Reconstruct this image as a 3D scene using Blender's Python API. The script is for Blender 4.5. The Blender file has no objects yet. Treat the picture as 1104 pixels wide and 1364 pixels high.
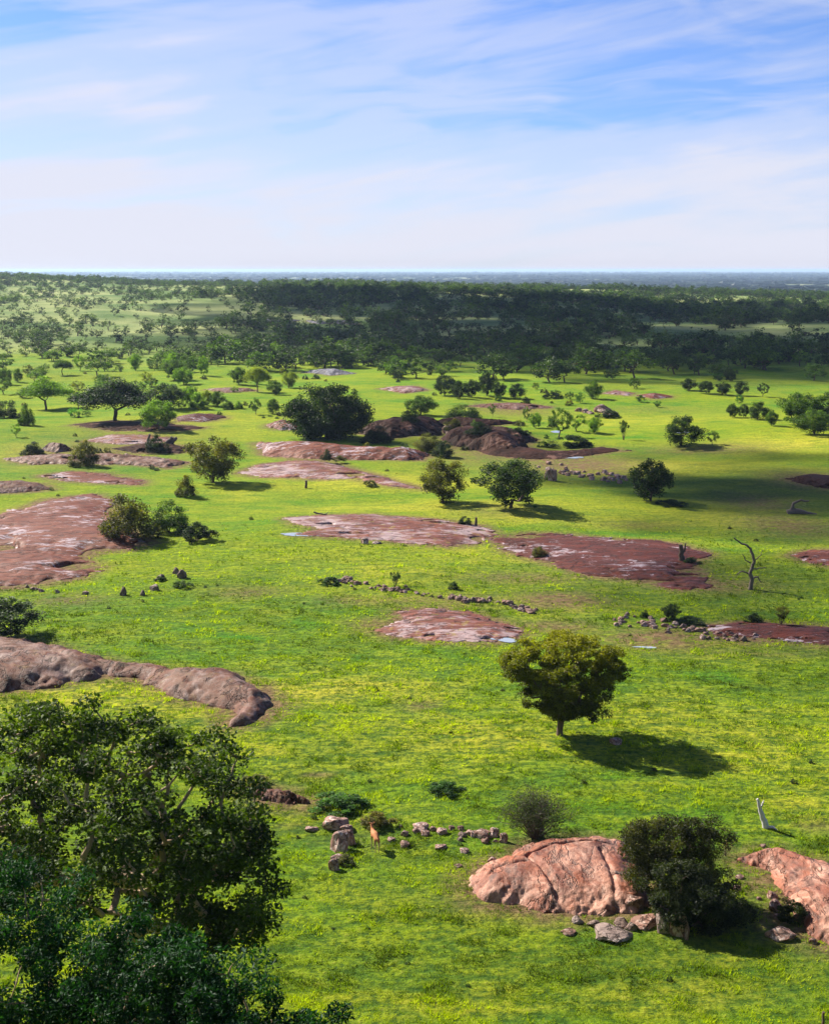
import bpy, math
import numpy as np
from mathutils import Vector, Matrix

# ---------------------------------------------------------------- camera, light, sky
sc = bpy.context.scene
W0, H0, F = 1104.0, 1364.0, 1777.0
CAMZ = 33.0
PITCH = math.radians(10.3)
cam_d = bpy.data.cameras.new("camera")
cam_d.sensor_fit = 'AUTO'; cam_d.sensor_width = 36.0
cam_d.lens = 36.0 * F / H0
cam_d.clip_start = 0.5; cam_d.clip_end = 500000
cam = bpy.data.objects.new("camera", cam_d)
sc.collection.objects.link(cam)
cam.location = (0, 0, CAMZ)
cam.rotation_euler = (math.pi/2 - PITCH, 0, 0)
sc.camera = cam

SUN_EL = math.radians(37)
SAZ = math.atan2(-0.79, 0.62)            # azimuth measured from +Y towards +X
SDIR = Vector((math.sin(SAZ)*math.cos(SUN_EL), math.cos(SAZ)*math.cos(SUN_EL), math.sin(SUN_EL)))
sun_d = bpy.data.lights.new("sun", 'SUN')
sun_d.energy = 5.0; sun_d.angle = math.radians(0.6); sun_d.color = (1.0, 0.93, 0.80)
sun = bpy.data.objects.new("sun", sun_d)
sc.collection.objects.link(sun)
sun.rotation_euler = SDIR.to_track_quat('Z', 'Y').to_euler()

sc.view_settings.view_transform = 'Standard'
sc.view_settings.look = 'None'
sc.view_settings.exposure = 1.35
sc.view_settings.gamma = 1.0

def nd(nt, typ, ins=None, **kw):
    n = nt.nodes.new(typ)
    for k, v in kw.items(): setattr(n, k, v)
    if ins:
        for k, v in ins.items():
            s = n.inputs[k]
            if hasattr(v, 'is_linked') or isinstance(v, bpy.types.NodeSocket): nt.links.new(v, s)
            else: s.default_value = v
    return n
def mth(nt, op, a, b=None, c=None, clamp=False):
    n = nt.nodes.new('ShaderNodeMath'); n.operation = op; n.use_clamp = clamp
    for i, v in enumerate((a, b, c)):
        if v is None: continue
        if isinstance(v, (int, float)): n.inputs[i].default_value = v
        else: nt.links.new(v, n.inputs[i])
    return n.outputs[0]
def ramp(nt, fac, stops, interp='LINEAR'):
    n = nt.nodes.new('ShaderNodeValToRGB'); n.color_ramp.interpolation = interp
    nt.links.new(fac, n.inputs[0])
    e = n.color_ramp.elements
    while len(e) < len(stops): e.new(0.5)
    for i, (p, c) in enumerate(stops):
        e[i].position = p
        e[i].color = (c, c, c, 1) if isinstance(c, (int, float)) else (c[0], c[1], c[2], 1)
    return n.outputs[0]
def mixc(nt, fac, a, b, mode='MIX'):
    n = nt.nodes.new('ShaderNodeMix'); n.data_type = 'RGBA'; n.blend_type = mode
    for i, v in ((0, fac), (6, a), (7, b)):
        if isinstance(v, (int, float)): n.inputs[i].default_value = v
        elif isinstance(v, tuple): n.inputs[i].default_value = (v[0], v[1], v[2], 1)
        else: nt.links.new(v, n.inputs[i])
    return n.outputs[2]
def noise(nt, vec, scale, detail=4, rough=0.5, dist=0.0):
    n = nd(nt, 'ShaderNodeTexNoise', {'Scale': scale, 'Detail': detail, 'Roughness': rough, 'Distortion': dist})
    nt.links.new(vec, n.inputs['Vector'])
    return n.outputs['Fac']
def mapping(nt, vec, scale=(1, 1, 1), rot=(0, 0, 0), loc=(0, 0, 0)):
    n = nt.nodes.new('ShaderNodeMapping')
    nt.links.new(vec, n.inputs[0])
    n.inputs[1].default_value = loc; n.inputs[2].default_value = rot; n.inputs[3].default_value = scale
    return n.outputs[0]

world = bpy.data.worlds.new("World"); sc.world = world; world.use_nodes = True
wt = world.node_tree; wt.nodes.clear()
sky = nd(wt, 'ShaderNodeTexSky', sky_type='NISHITA', sun_disc=False)
sky.sun_elevation = SUN_EL; sky.sun_rotation = SAZ
sky.altitude = 1500; sky.air_density = 1.0; sky.dust_density = 0.6; sky.ozone_density = 2.5
bg1 = nd(wt, 'ShaderNodeBackground', {'Color': mixc(wt, 1.0, sky.outputs[0], (0.74, 0.89, 1.30), 'MULTIPLY'), 'Strength': 0.046})
tcw = nd(wt, 'ShaderNodeTexCoord').outputs['Generated']
sep = nd(wt, 'ShaderNodeSeparateXYZ', {0: tcw})
warp = noise(wt, mapping(wt, tcw, (3, 3, 9)), 1.6, 3, 0.5)
wv = nd(wt, 'ShaderNodeVectorMath', operation='MULTIPLY_ADD')
cmb = nd(wt, 'ShaderNodeCombineXYZ', {0: warp, 1: warp, 2: warp})
wt.links.new(cmb.outputs[0], wv.inputs[0]); wv.inputs[1].default_value = (0.25, 0.25, 0.06); wt.links.new(tcw, wv.inputs[2])
rt = mapping(wt, wv.outputs[0], (1, 1, 1), (0, math.radians(5), 0))
st = mapping(wt, rt, (2.0, 2.0, 13), (0, 0, 0), (0.3, 0.1, 0.45))
c1 = noise(wt, st, 1.5, 6, 0.52, 0.5)
rt2 = mapping(wt, wv.outputs[0], (1, 1, 1), (0, math.radians(9), 0))
st2 = mapping(wt, rt2, (3.0, 3.0, 38), (0, 0, 0), (1.3, 2.0, 0.2))
c2 = noise(wt, st2, 1.6, 5, 0.5, 0.4)
el = nd(wt, 'ShaderNodeMapRange', {'Value': sep.outputs[2], 'From Min': 0.03, 'From Max': 0.22, 'To Min': 0.23, 'To Max': -0.14}).outputs[0]
side = mth(wt, 'MULTIPLY', sep.outputs[0], -0.18)
cc = mth(wt, 'ADD', mth(wt, 'ADD', mth(wt, 'MULTIPLY', c1, 1.0), mth(wt, 'MULTIPLY', c2, 0.36)), mth(wt, 'ADD', el, side))
cov = ramp(wt, cc, [(0.53, 0.0), (0.74, 0.48), (0.96, 0.95)], 'EASE')
bg2 = nd(wt, 'ShaderNodeBackground', {'Color': (0.86, 0.87, 1.0, 1), 'Strength': 0.365})
mxs = nd(wt, 'ShaderNodeMixShader', {0: cov, 1: bg1.outputs[0], 2: bg2.outputs[0]})
wo = nd(wt, 'ShaderNodeOutputWorld', {0: mxs.outputs[0]})

# ---------------------------------------------------------------- numeric helpers

_tab = np.random.default_rng(3).random((256, 256))
def vnoise(x, y):
    xi = np.floor(x).astype(int); yi = np.floor(y).astype(int)
    fx = x - xi; fy = y - yi
    fx = fx*fx*(3-2*fx); fy = fy*fy*(3-2*fy)
    a = _tab[xi & 255, yi & 255]; b = _tab[(xi+1) & 255, yi & 255]
    c = _tab[xi & 255, (yi+1) & 255]; d = _tab[(xi+1) & 255, (yi+1) & 255]
    return (a*(1-fx)+b*fx)*(1-fy)+(c*(1-fx)+d*fx)*fy
def fbm(x, y, oct=4, seed=0):
    x = np.asarray(x, float); y = np.asarray(y, float)
    s = 0; a = 0.5; t = 0
    for i in range(oct):
        s = s + a*(vnoise(x+17.3*seed+5.1*i, y+9.7*seed-3.3*i)-0.5); t += a
        x = x*2.03; y = y*2.03; a *= 0.5
    return s/t*2
def sstep(a, b, x):
    t = np.clip((np.asarray(x, float)-a)/(b-a), 0, 1); return t*t*(3-2*t)

def h(x, y):
    """height of the ground"""
    x = np.asarray(x, float); y = np.asarray(y, float)
    hill = np.interp(y + 0.0006*x*x + 2.0*fbm(x/9, y/9, 2, 5), [-80, 1.5, 4, 10, 25, 38, 47, 53],
                     [31.2, 31.2, 28.5, 22.5, 12.5, 5.0, 1.0, 0.0])
    und = 1.2*fbm(x/45, y/45, 3, 1)*sstep(60, 200, y) + 0.25*fbm(x/11, y/11, 2, 2)*sstep(50, 70, y)
    und = und + 6.0*fbm(x/240, y/240, 3, 3)*sstep(350, 800, y)
    lat = x/np.maximum(y, 200)                      # left -0.31 .. right +0.31
    crest = 11.5 - 37*(lat)                          # height of the far rise
    crest = np.clip(crest, -2, 24)
    rise = crest*(sstep(470, 1500, y))
    fall = (crest+22)*sstep(1500, 2600, y)
    return hill + und + rise - fall + 6*fbm(x/2500, y/2500, 2, 4)*sstep(2500, 5000, y)

CP, SP = math.cos(PITCH), math.sin(PITCH)
def ray(px, py):
    u = (px-W0/2)/F; v = (H0/2-py)/F
    d = np.array([u, CP + v*SP, -SP + v*CP]); return d
_TT = 18*1.004**np.arange(1950)
def at(px, py, dz=0.0):
    """where the ray through a pixel of the photograph meets the ground raised by dz"""
    d = ray(px, py); o = np.array([0, 0, CAMZ])
    tt = _TT; k = np.argmax(CAMZ+d[2]*tt <= h(d[0]*tt, d[1]*tt)+dz); t = tt[k]
    lo, hi = t/1.004, t
    for _ in range(14):
        m = (lo+hi)/2; p = o+d*m
        if p[2] <= float(h(p[0], p[1])) + dz: hi = m
        else: lo = m
    p = o+d*hi
    return np.array([p[0], p[1], float(h(p[0], p[1]))])
def topx(x, y, z):
    Y = y*CP - (z-CAMZ)*SP; Z = y*SP + (z-CAMZ)*CP
    return W0/2 + F*x/Y, H0/2 - F*Z/Y
def mpp(p):
    return (p[1]*CP + (CAMZ-p[2])*SP)/F
def dep(p):
    return math.atan2(CAMZ-p[2], p[1])

# ---------------------------------------------------------------- mesh helpers
class MB:
    def __init__(s): s.v = []; s.f = []; s.t = []; s.m = []; s.n = 0; s.sm = []
    def add(s, v, f, tint=0.5, mat=0, smooth=False):
        v = np.asarray(v, np.float32).reshape(-1, 3); f = np.asarray(f, np.int32)
        s.v.append(v); s.f.append(f + s.n); s.n += len(v)
        s.t.append(np.broadcast_to(np.asarray(tint, np.float32), (len(f),)).copy())
        s.m.append(np.full(len(f), mat, np.int32)); s.sm.append(np.full(len(f), smooth, bool))
    def mesh(s, name, mats):
        me = bpy.data.meshes.new(name)
        v = np.concatenate(s.v)
        me.vertices.add(len(v)); me.vertices.foreach_set('co', v.ravel())
        li = np.concatenate([f.ravel() for f in s.f])
        tot = np.concatenate([np.full(len(f), f.shape[1], np.int32) for f in s.f])
        st = np.concatenate([[0], np.cumsum(tot)[:-1]]).astype(np.int32)
        me.loops.add(len(li)); me.loops.foreach_set('vertex_index', li.astype(np.int32))
        me.polygons.add(len(tot)); me.polygons.foreach_set('loop_start', st); me.polygons.foreach_set('loop_total', tot)
        me.polygons.foreach_set('material_index', np.concatenate(s.m))
        me.polygons.foreach_set('use_smooth', np.concatenate(s.sm))
        a = me.attributes.new('tint', 'FLOAT', 'FACE'); a.data.foreach_set('value', np.concatenate(s.t))
        for m in mats: me.materials.append(m)
        me.update(calc_edges=True)
        return me
def link(name, data, parent=None, loc=None, color=None):
    o = bpy.data.objects.new(name, data); sc.collection.objects.link(o)
    if parent: o.parent = parent
    if loc is not None: o.location = loc
    if color is not None: o.color = (color[0], color[1], color[2], 1)
    return o
def tag(o, label=None, cat=None, group=None, kind=None):
    if label: o['label'] = label
    if cat: o['category'] = cat
    if group: o['group'] = group
    if kind: o['kind'] = kind
    return o

def leaves(mb, c, size, r, up=0.35, aspect=0.5, tint=None, mat=0, jit=0.35):
    """leaf-shaped four-cornered faces at points c"""
    n = len(c)
    nr = r.normal(size=(n, 3)); nr[:, 2] = np.abs(nr[:, 2])*(1+up*2)
    nr /= np.linalg.norm(nr, axis=1)[:, None]
    t = r.normal(size=(n, 3)); t -= nr*np.sum(t*nr, 1)[:, None]; t /= np.linalg.norm(t, axis=1)[:, None]
    b = np.cross(nr, t)
    s = (size*(1+jit*r.uniform(-1, 1, n)))[:, None]
    v = np.stack([c - t*s*0.5, c + b*s*0.5*aspect + nr*s*0.08, c + t*s*0.5, c - b*s*0.5*aspect + nr*s*0.08], 1)
    f = np.arange(n*4).reshape(n, 4)
    mb.add(v, f, 0.5 if tint is None else tint, mat)
def tube(mb, pts, rad, n=6, mat=0, tint=0.5):
    pts = np.asarray(pts, float); rad = np.asarray(rad, float)
    k = len(pts); d = np.gradient(pts, axis=0); d /= np.linalg.norm(d, axis=1)[:, None]+1e-9
    ref = np.where(np.abs(d[:, 2:3]) > 0.9, np.array([[1., 0, 0]]), np.array([[0, 0, 1.]]))
    a = np.cross(d, ref); a /= np.linalg.norm(a, axis=1)[:, None]+1e-9
    # keep the frame continuous
    for i in range(1, k):
        a[i] = a[i-1] - d[i]*np.dot(a[i-1], d[i]); a[i] /= np.linalg.norm(a[i])+1e-9
    b = np.cross(d, a)
    th = np.arange(n)/n*2*math.pi
    v = pts[:, None] + rad[:, None, None]*(a[:, None]*np.cos(th)[None, :, None] + b[:, None]*np.sin(th)[None, :, None])
    i = np.arange(k-1)[:, None]*n; j = np.arange(n)[None]; j2 = (j+1) % n
    f = np.stack([i+j, i+j2, i+n+j2, i+n+j], 2).reshape(-1, 4)
    mb.add(v.reshape(-1, 3), f, tint, mat, True)
    mb.add(v[-1], np.arange(n)[None], tint, mat); mb.add(v[0][::-1], np.arange(n)[None], tint, mat)

# ---------------------------------------------------------------- materials
def newmat(name):
    m = bpy.data.materials.new(name); m.use_nodes = True; m.node_tree.nodes.clear()
    return m, m.node_tree
def out(nt, sh): nd(nt, 'ShaderNodeOutputMaterial', {0: sh})

def leaf_material(name, trans=0.35, rough=0.55, spec=0.25, yellow=0.5):
    m, nt = newmat(name)
    oc = nd(nt, 'ShaderNodeObjectInfo').outputs['Color']
    ti = nd(nt, 'ShaderNodeAttribute', attribute_name='tint').outputs['Fac']
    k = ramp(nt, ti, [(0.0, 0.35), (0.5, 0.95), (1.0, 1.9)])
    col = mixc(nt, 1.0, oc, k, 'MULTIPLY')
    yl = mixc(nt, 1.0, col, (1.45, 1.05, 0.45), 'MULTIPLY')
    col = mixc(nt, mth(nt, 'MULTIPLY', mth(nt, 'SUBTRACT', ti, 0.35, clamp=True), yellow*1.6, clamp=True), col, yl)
    p = nd(nt, 'ShaderNodeBsdfPrincipled', {'Base Color': col, 'Roughness': rough, 'Specular IOR Level': spec})
    tcol = mixc(nt, 1.0, col, (1.5, 1.7, 0.35), 'MULTIPLY')
    t = nd(nt, 'ShaderNodeBsdfTranslucent', {'Color': tcol})
    out(nt, nd(nt, 'ShaderNodeMixShader', {0: trans, 1: p.outputs[0], 2: t.outputs[0]}).outputs[0])
    return m
M_leaf = leaf_material('foliage', 0.42)
M_leafgloss = leaf_material('glossy_foliage', 0.30, 0.6, 0.18, 0.5)
M_grass = leaf_material('grass_blades', 0.45, 0.7, 0.1, 0.9)

def bark_material(name, c1, c2):
    m, nt = newmat(name)
    tc = nd(nt, 'ShaderNodeTexCoord').outputs['Object']
    n = noise(nt, mapping(nt, tc, (5, 5, 1.5)), 3, 5, 0.6)
    col = mixc(nt, n, c1, c2)
    bp = nd(nt, 'ShaderNodeBump', {'Strength': 0.6, 'Distance': 0.05, 'Height': n})
    p = nd(nt, 'ShaderNodeBsdfPrincipled', {'Base Color': col, 'Roughness': 0.9, 'Normal': bp.outputs[0]})
    out(nt, p.outputs[0]); return m
M_bark = bark_material('bark', (0.05, 0.03, 0.02), (0.14, 0.09, 0.06))
M_palebark = bark_material('pale_bark', (0.20, 0.13, 0.08), (0.42, 0.30, 0.19))
M_deadwood = bark_material('dead_wood', (0.30, 0.26, 0.24), (0.75, 0.72, 0.72))
M_greywood = bark_material('grey_wood', (0.05, 0.035, 0.03), (0.20, 0.15, 0.12))

def rock_material(name, base, second, pale, pale_amt, dark=(0.05, 0.03, 0.025), scale=1.0, streak=(1, 1, 1), lichen=0.0, dk=0.45, soft=0.0, spec=0.15, ckk=0.6):
    m, nt = newmat(name)
    tc = nd(nt, 'ShaderNodeTexCoord').outputs['Object']
    q = mapping(nt, tc, streak)
    a = noise(nt, q, 0.35*scale, 6, 0.6, 0.8)
    b = noise(nt, q, 1.6*scale, 8, 0.68, 0.5)
    c = noise(nt, mapping(nt, tc, streak, (0, 0, 0.3), (31, 7, 3)), 0.8*scale, 9, 0.72, 1.0)
    ck = mth(nt, 'ABSOLUTE', mth(nt, 'SUBTRACT', noise(nt, q, 0.40*scale, 6, 0.6, 0.25), 0.5))
    crk = ramp(nt, ck, [(0.0, 1.0), (0.006, 0.6), (0.018, 0.0)])
    f = noise(nt, tc, 9*scale, 6, 0.7); n0 = noise(nt, tc, 0.13*scale, 3, 0.5, 0.5)
    col = mixc(nt, ramp(nt, a, [(0.35, 0.0), (0.62, 1.0)]), base, second)
    col = mixc(nt, mth(nt, 'MULTIPLY', ramp(nt, b, [(0.36, 1.0), (0.52, 0.0)]), dk*1.4, clamp=True), col, dark)
    col = mixc(nt, ramp(nt, mth(nt, 'ADD', c, mth(nt, 'MULTIPLY', mth(nt, 'SUBTRACT', n0, 0.5), 0.7)), [(0.65-pale_amt*0.3-soft, 0.0), (0.69-pale_amt*0.24+soft, 0.95-3*soft)]), col, pale)
    col = mixc(nt, 0.45, col, ramp(nt, f, [(0.3, 0.25), (0.7, 0.75)]), 'OVERLAY')
    if lichen: col = mixc(nt, mth(nt, 'MULTIPLY', ramp(nt, noise(nt, tc, 0.9, 5, 0.6), [(0.58, 0.0), (0.66, 1.0)]), lichen), col, (0.30, 0.26, 0.03))
    col = mixc(nt, mth(nt, 'MULTIPLY', crk, ckk), col, (0.02, 0.012, 0.009))
    hh = mth(nt, 'SUBTRACT', mth(nt, 'ADD', mth(nt, 'MULTIPLY', b, 0.7), mth(nt, 'MULTIPLY', f, 0.35)), mth(nt, 'MULTIPLY', crk, ckk))
    bp = nd(nt, 'ShaderNodeBump', {'Strength': 1.0, 'Distance': 0.14, 'Height': hh})
    rg = ramp(nt, c, [(0.66-pale_amt*0.3, 0.62), (0.72-pale_amt*0.24, 0.42)])
    p = nd(nt, 'ShaderNodeBsdfPrincipled', {'Base Color': col, 'Roughness': rg, 'Specular IOR Level': spec, 'Normal': bp.outputs[0]})
    out(nt, p.outputs[0]); return m
RED = (0.115, 0.026, 0.011); PINK = (0.195, 0.064, 0.036); PALE = (0.36, 0.29, 0.31)
M_redslab = rock_material('red_slab_rock', RED, (0.165, 0.048, 0.022), PALE, 0.26, streak=(0.5, 1.3, 1))
M_paleslab = rock_material('pale_slab_rock', PINK, (0.12, 0.034, 0.022), (0.36, 0.27, 0.27), 0.46, streak=(0.5, 1.2, 1), soft=.03, lichen=0.35)
M_darkslab = rock_material('dark_slab_rock', (0.060, 0.013, 0.006), (0.11, 0.024, 0.011), PALE, 0.2, streak=(0.6, 1.4, 1))
M_greyslab = rock_material('grey_brown_rock', (0.11, 0.030, 0.014), (0.13, 0.060, 0.036), (0.26, 0.18, 0.155), 0.30, streak=(1, 0.7, 1), soft=.07, lichen=0.1)
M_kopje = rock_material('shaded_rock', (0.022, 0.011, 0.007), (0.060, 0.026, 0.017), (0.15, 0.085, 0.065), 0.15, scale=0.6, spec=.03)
M_pinkboulder = rock_material('pink_boulder_rock', (0.135, 0.038, 0.020), (0.29, 0.088, 0.038), (0.60, 0.34, 0.24), 0.46, scale=.8, streak=(1.2, 0.55, 1), dk=0.5, soft=.08, spec=.35, ckk=.45)  # soft pale areas paint the glancing sheen into the rock colour
def vary(m):
    nt = m.node_tree; p = [n for n in nt.nodes if n.type == 'BSDF_PRINCIPLED'][0]; l = p.inputs['Base Color'].links[0].from_socket
    rv = ramp(nt, nd(nt, 'ShaderNodeObjectInfo').outputs['Random'], [(0, (0.75, 0.62, 0.55)), (0.35, (0.95, 0.82, 0.74)), (0.7, (0.95, 0.85, 0.8)), (1, (1.25, 1.2, 1.2))])
    nt.links.new(mixc(nt, 1.0, l, rv, 'MULTIPLY'), p.inputs['Base Color']); return m
M_stone = rock_material('stone', (0.34, 0.23, 0.19), (0.27, 0.15, 0.12), (0.55, 0.46, 0.42), 0.5, scale=3, dk=.2)
M_greystone = rock_material('grey_stone', (0.24, 0.19, 0.17), (0.30, 0.24, 0.21), (0.5, 0.45, 0.42), 0.25, scale=3)
M_farrock = rock_material('far_rock', (0.17, 0.17, 0.20), (0.10, 0.10, 0.12), (0.28, 0.26, 0.28), 0.2, scale=0.4)

# ---------------------------------------------------------------- the slabs and rocks (outlines in pixels of the photograph, third number = height of that point)
vary(M_stone); vary(M_greystone)
SLABS = [
 # name, label, category, group, outline, height, edge width, material, roughness
 ('rock_slab', 'broad red rock slab streaked with pale patches at the left edge beside two bushes', 'rock slab', [(-60,705),(0,683,.4),(60,662,.4),(128,655,.4),(150,668,.4),(165,700),(205,722),(172,733),(122,736),(112,747),(131,756),(104,772),(50,780),(0,785),(-60,790)], 1.0, 5.0, M_redslab, .35),
 ('rock_ridge', 'long grey brown whaleback rock tapering right from the left edge below the red slab', 'rock ridge', [(-70,828,1.5),(0,830,1.5),(60,843,1.3),(130,864,1.1),(200,882,.8),(255,888,.6),(305,894,.4),(345,912,.2),(371,936),(363,953),(328,966),(306,969),(302,944),(240,928),(180,905),(140,901),(90,910),(40,919),(0,921),(-70,930)], 1.55, 1.7, M_greyslab, .2),
 ('rock_slab', 'long thin reddish slab with white puddled left end in the middle of the meadow', 'rock slab', [(380,690),(430,686),(500,686),(570,691),(640,700),(662,712),(640,722),(600,729),(540,723),(480,718),(430,715),(395,712),(430,706),(395,698)], .35, 3.0, M_paleslab, .2),
 ('rock_slab', 'dark red slab with scattered white patches left of the bare dead tree', 'rock slab', [(655,718),(700,711),(760,713),(830,718),(900,723),(945,737),(922,752),(938,770),(950,783),(900,786),(850,773),(780,767),(730,750),(680,737)], .7, 5.0, M_darkslab, .3),
 ('rock_slab', 'small pinkish grey slab with a pale wet rim above left of the round acacia', 'rock slab', [(500,840),(535,826),(528,814),(575,811),(625,815),(662,828),(697,838),(690,849),(650,856),(580,854),(525,848)], .5, 3.0, M_paleslab, .25),
 ('rock_dome', 'long maroon rock dome with a small shrub, in front of the biggest dark tree', 'rock dome', [(340,590),(375,584,1.5),(430,581,2),(490,590,1.5),(540,600,.6),(578,606),(560,614),(500,613),(450,612),(400,612),(350,606)], 2.4, 5.0, M_redslab, .4),
 ('rock_slab', 'pale pink slab in front of the maroon dome, trailing off to the right', 'rock slab', [(318,630),(350,618),(400,613),(445,617),(482,628),(530,642),(565,652),(520,647),(470,637),(410,638),(350,636)], .6, 4.0, M_paleslab, .25),
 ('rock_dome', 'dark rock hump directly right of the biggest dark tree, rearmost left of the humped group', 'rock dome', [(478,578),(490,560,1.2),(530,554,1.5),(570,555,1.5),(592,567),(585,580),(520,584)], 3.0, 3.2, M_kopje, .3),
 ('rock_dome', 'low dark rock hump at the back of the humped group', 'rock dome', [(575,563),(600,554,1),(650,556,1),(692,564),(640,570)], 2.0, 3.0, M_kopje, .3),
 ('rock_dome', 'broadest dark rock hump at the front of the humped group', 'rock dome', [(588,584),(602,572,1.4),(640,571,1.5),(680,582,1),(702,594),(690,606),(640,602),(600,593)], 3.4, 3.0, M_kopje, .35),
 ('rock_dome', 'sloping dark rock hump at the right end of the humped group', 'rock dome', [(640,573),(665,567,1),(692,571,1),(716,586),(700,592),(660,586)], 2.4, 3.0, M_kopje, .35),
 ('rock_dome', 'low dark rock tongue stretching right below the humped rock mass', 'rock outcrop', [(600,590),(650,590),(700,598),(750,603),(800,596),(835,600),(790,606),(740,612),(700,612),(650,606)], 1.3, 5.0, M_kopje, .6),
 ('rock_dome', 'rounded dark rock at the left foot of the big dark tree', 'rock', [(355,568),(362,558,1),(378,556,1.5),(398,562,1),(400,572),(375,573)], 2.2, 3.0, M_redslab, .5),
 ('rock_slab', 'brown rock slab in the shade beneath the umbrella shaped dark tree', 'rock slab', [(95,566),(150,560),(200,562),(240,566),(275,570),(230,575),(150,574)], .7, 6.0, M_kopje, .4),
 ('rock_dome', 'low maroon rock dome right of the bright green tree', 'rock dome', [(235,556),(262,548,1),(285,547,1),(303,556),(270,562),(238,561)], 1.8, 5.0, M_darkslab, .4),
 ('rock_slab', 'pale weathered slab behind the two dark shrubs at left', 'rock slab', [(110,588),(150,579),(200,580),(232,584),(215,590),(160,592)], .7, 4.0, M_paleslab, .3),
 ('rock_outcrop', 'row of low brown rocks running right from the shrub at far left', 'rock outcrop', [(10,612),(60,602,.6),(100,604,.6),(150,602,.5),(200,607,.5),(252,616),(230,624),(160,619),(90,618),(40,619)], 1.2, 3.0, M_greyslab, .8),
 ('rock_dome', 'rounded brown boulder between two shrubs at left', 'boulder', [(55,600),(62,586,1.5),(78,583,2),(94,588,1.5),(98,600),(78,603)], 2.2, 2.0, M_greyslab, .5),
 ('rock_outcrop', 'flat brown shelf of rock under the small shrub with logs', 'rock outcrop', [(150,598),(190,592),(230,592),(262,598),(240,604),(180,603)], 1.0, 3.0, M_kopje, .6),
 ('rock_slab', 'thin flat orange pink slab in the grass above the red slab', 'rock slab', [(50,634),(95,628),(140,631),(192,640),(190,646),(140,644),(80,640)], .35, 3.0, M_redslab, .25),
 ('rock_dome', 'small smooth brown dome on the left edge above the red slab', 'rock dome', [(-40,640),(0,636,1),(30,634,1),(58,642,.5),(72,652),(30,656),(-40,658)], 1.5, 3.0, M_greyslab, .3),
 ('boulder', 'huge smooth pink boulder with dark creases left of the thorn tree', 'boulder', [(632,1190),(627,1172),(634,1152,.3),(675,1138,.4),(700,1118,.5),(755,1110,.6),(800,1110,.6),(838,1118,.5),(858,1160,.4),(866,1200),(848,1218),(800,1218),(720,1216),(690,1206),(645,1204)], 1.35, 1.25, M_pinkboulder, .10),
 ('boulder', 'tilted pink boulder cut by the right edge below the white stump', 'boulder', [(985,1142,.2),(1030,1128,.4),(1070,1134,.6),(1110,1146,.7),(1180,1171,.7),(1190,1262),(1104,1258),(1078,1244),(1055,1218),(1040,1185),(1018,1160)], 1.45, 1.2, M_pinkboulder, .10),
 ('rock_slab', 'narrow dark wet slab with white puddles running off the right edge', 'rock slab', [(940,834),(990,829),(1050,832),(1120,838),(1120,862),(1060,855),(1000,849),(950,846)], .4, 2.5, M_darkslab, .25),
 ('rock_slab', 'low red brown slab at the right edge, right of the bare dead tree', 'rock slab', [(1053,740),(1075,733),(1120,733),(1120,757),(1080,750)], .5, 2.5, M_redslab, .25),
 ('rock_slab', 'low dark rubble rise at the right edge above the fallen log', 'rock outcrop', [(1045,638),(1080,632),(1130,636),(1130,652),(1090,650)], .9, 3.0, M_kopje, .6),
 ('rock_outcrop', 'low grey pink rock in the grass beyond the big dark tree', 'rock outcrop', [(505,518),(525,513,.5),(555,512,.5),(570,520),(540,524)], 1.2, 5.0, M_paleslab, .5),
 ('rock_outcrop', 'low reddish rock on the bright meadow at the shade edge', 'rock outcrop', [(845,527),(862,521,1),(885,524,.5),(898,529),(870,531)], 1.8, 5.0, M_redslab, .5),
 ('rock_outcrop', 'thin pale rock strip left of the reddish rock on the bright meadow', 'rock outcrop', [(803,524),(820,520),(845,524),(835,527)], .8, 4.0, M_paleslab, .4),
 ('rock_outcrop', 'brown rock shelf under small trees at the edge of the woodland', 'rock outcrop', [(270,519),(300,514,.8),(335,515,.8),(345,521),(300,523)], 1.6, 5.0, M_greyslab, .5),
 ('rock_outcrop', 'brown rock strip among the shaded trees right of centre', 'rock outcrop', [(620,541),(660,535,.5),(700,538),(740,543),(690,546)], 1.0, 4.0, M_greyslab, .5),
 ('rock_outcrop', 'grey brown rock between dark trees at the woodland edge', 'rock outcrop', [(400,496),(420,491,1),(450,491,1),(475,498),(440,500)], 2.5, 6.0, M_farrock, .6),
 ('rock_dome', 'left one of two grey bare rock domes high on the wooded slope', 'rock dome', [(335,424),(348,418,3),(375,418,4),(392,422,2),(402,427),(370,429)], 6.5, 12.0, M_farrock, .4),
 ('rock_dome', 'right, wider one of two grey bare rock domes high on the wooded slope', 'rock dome', [(408,427),(425,419,5),(450,418,5),(472,427,1),(478,432),(440,431)], 8.0, 14.0, M_farrock, .4),
 ('rock_slab', 'low broken brown rock line at the right of the big left tree crown', 'rock slab', [(322,1050),(345,1047,.3),(375,1052,.3),(412,1062,.2),(412,1072),(385,1072),(350,1066)], .75, .6, M_greyslab, .8),
]
def polyd(px, py, poly):
    """signed distance, positive inside"""
    px = np.asarray(px, float); py = np.asarray(py, float)
    d = np.full(px.shape, 1e9); ins = np.zeros(px.shape, bool)
    n = len(poly)
    for i in range(n):
        ax, ay = poly[i][:2]; bx, by = poly[(i+1) % n][:2]
        ex, ey = bx-ax, by-ay
        t = np.clip(((px-ax)*ex+(py-ay)*ey)/(ex*ex+ey*ey+1e-9), 0, 1)
        d = np.minimum(d, np.hypot(px-ax-t*ex, py-ay-t*ey))
        c = ((ay > py) != (by > py)) & (px < (bx-ax)*(py-ay)/(by-ay+1e-12)+ax)
        ins ^= c
    return np.where(ins, d, -d)
SP_ = []
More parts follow.
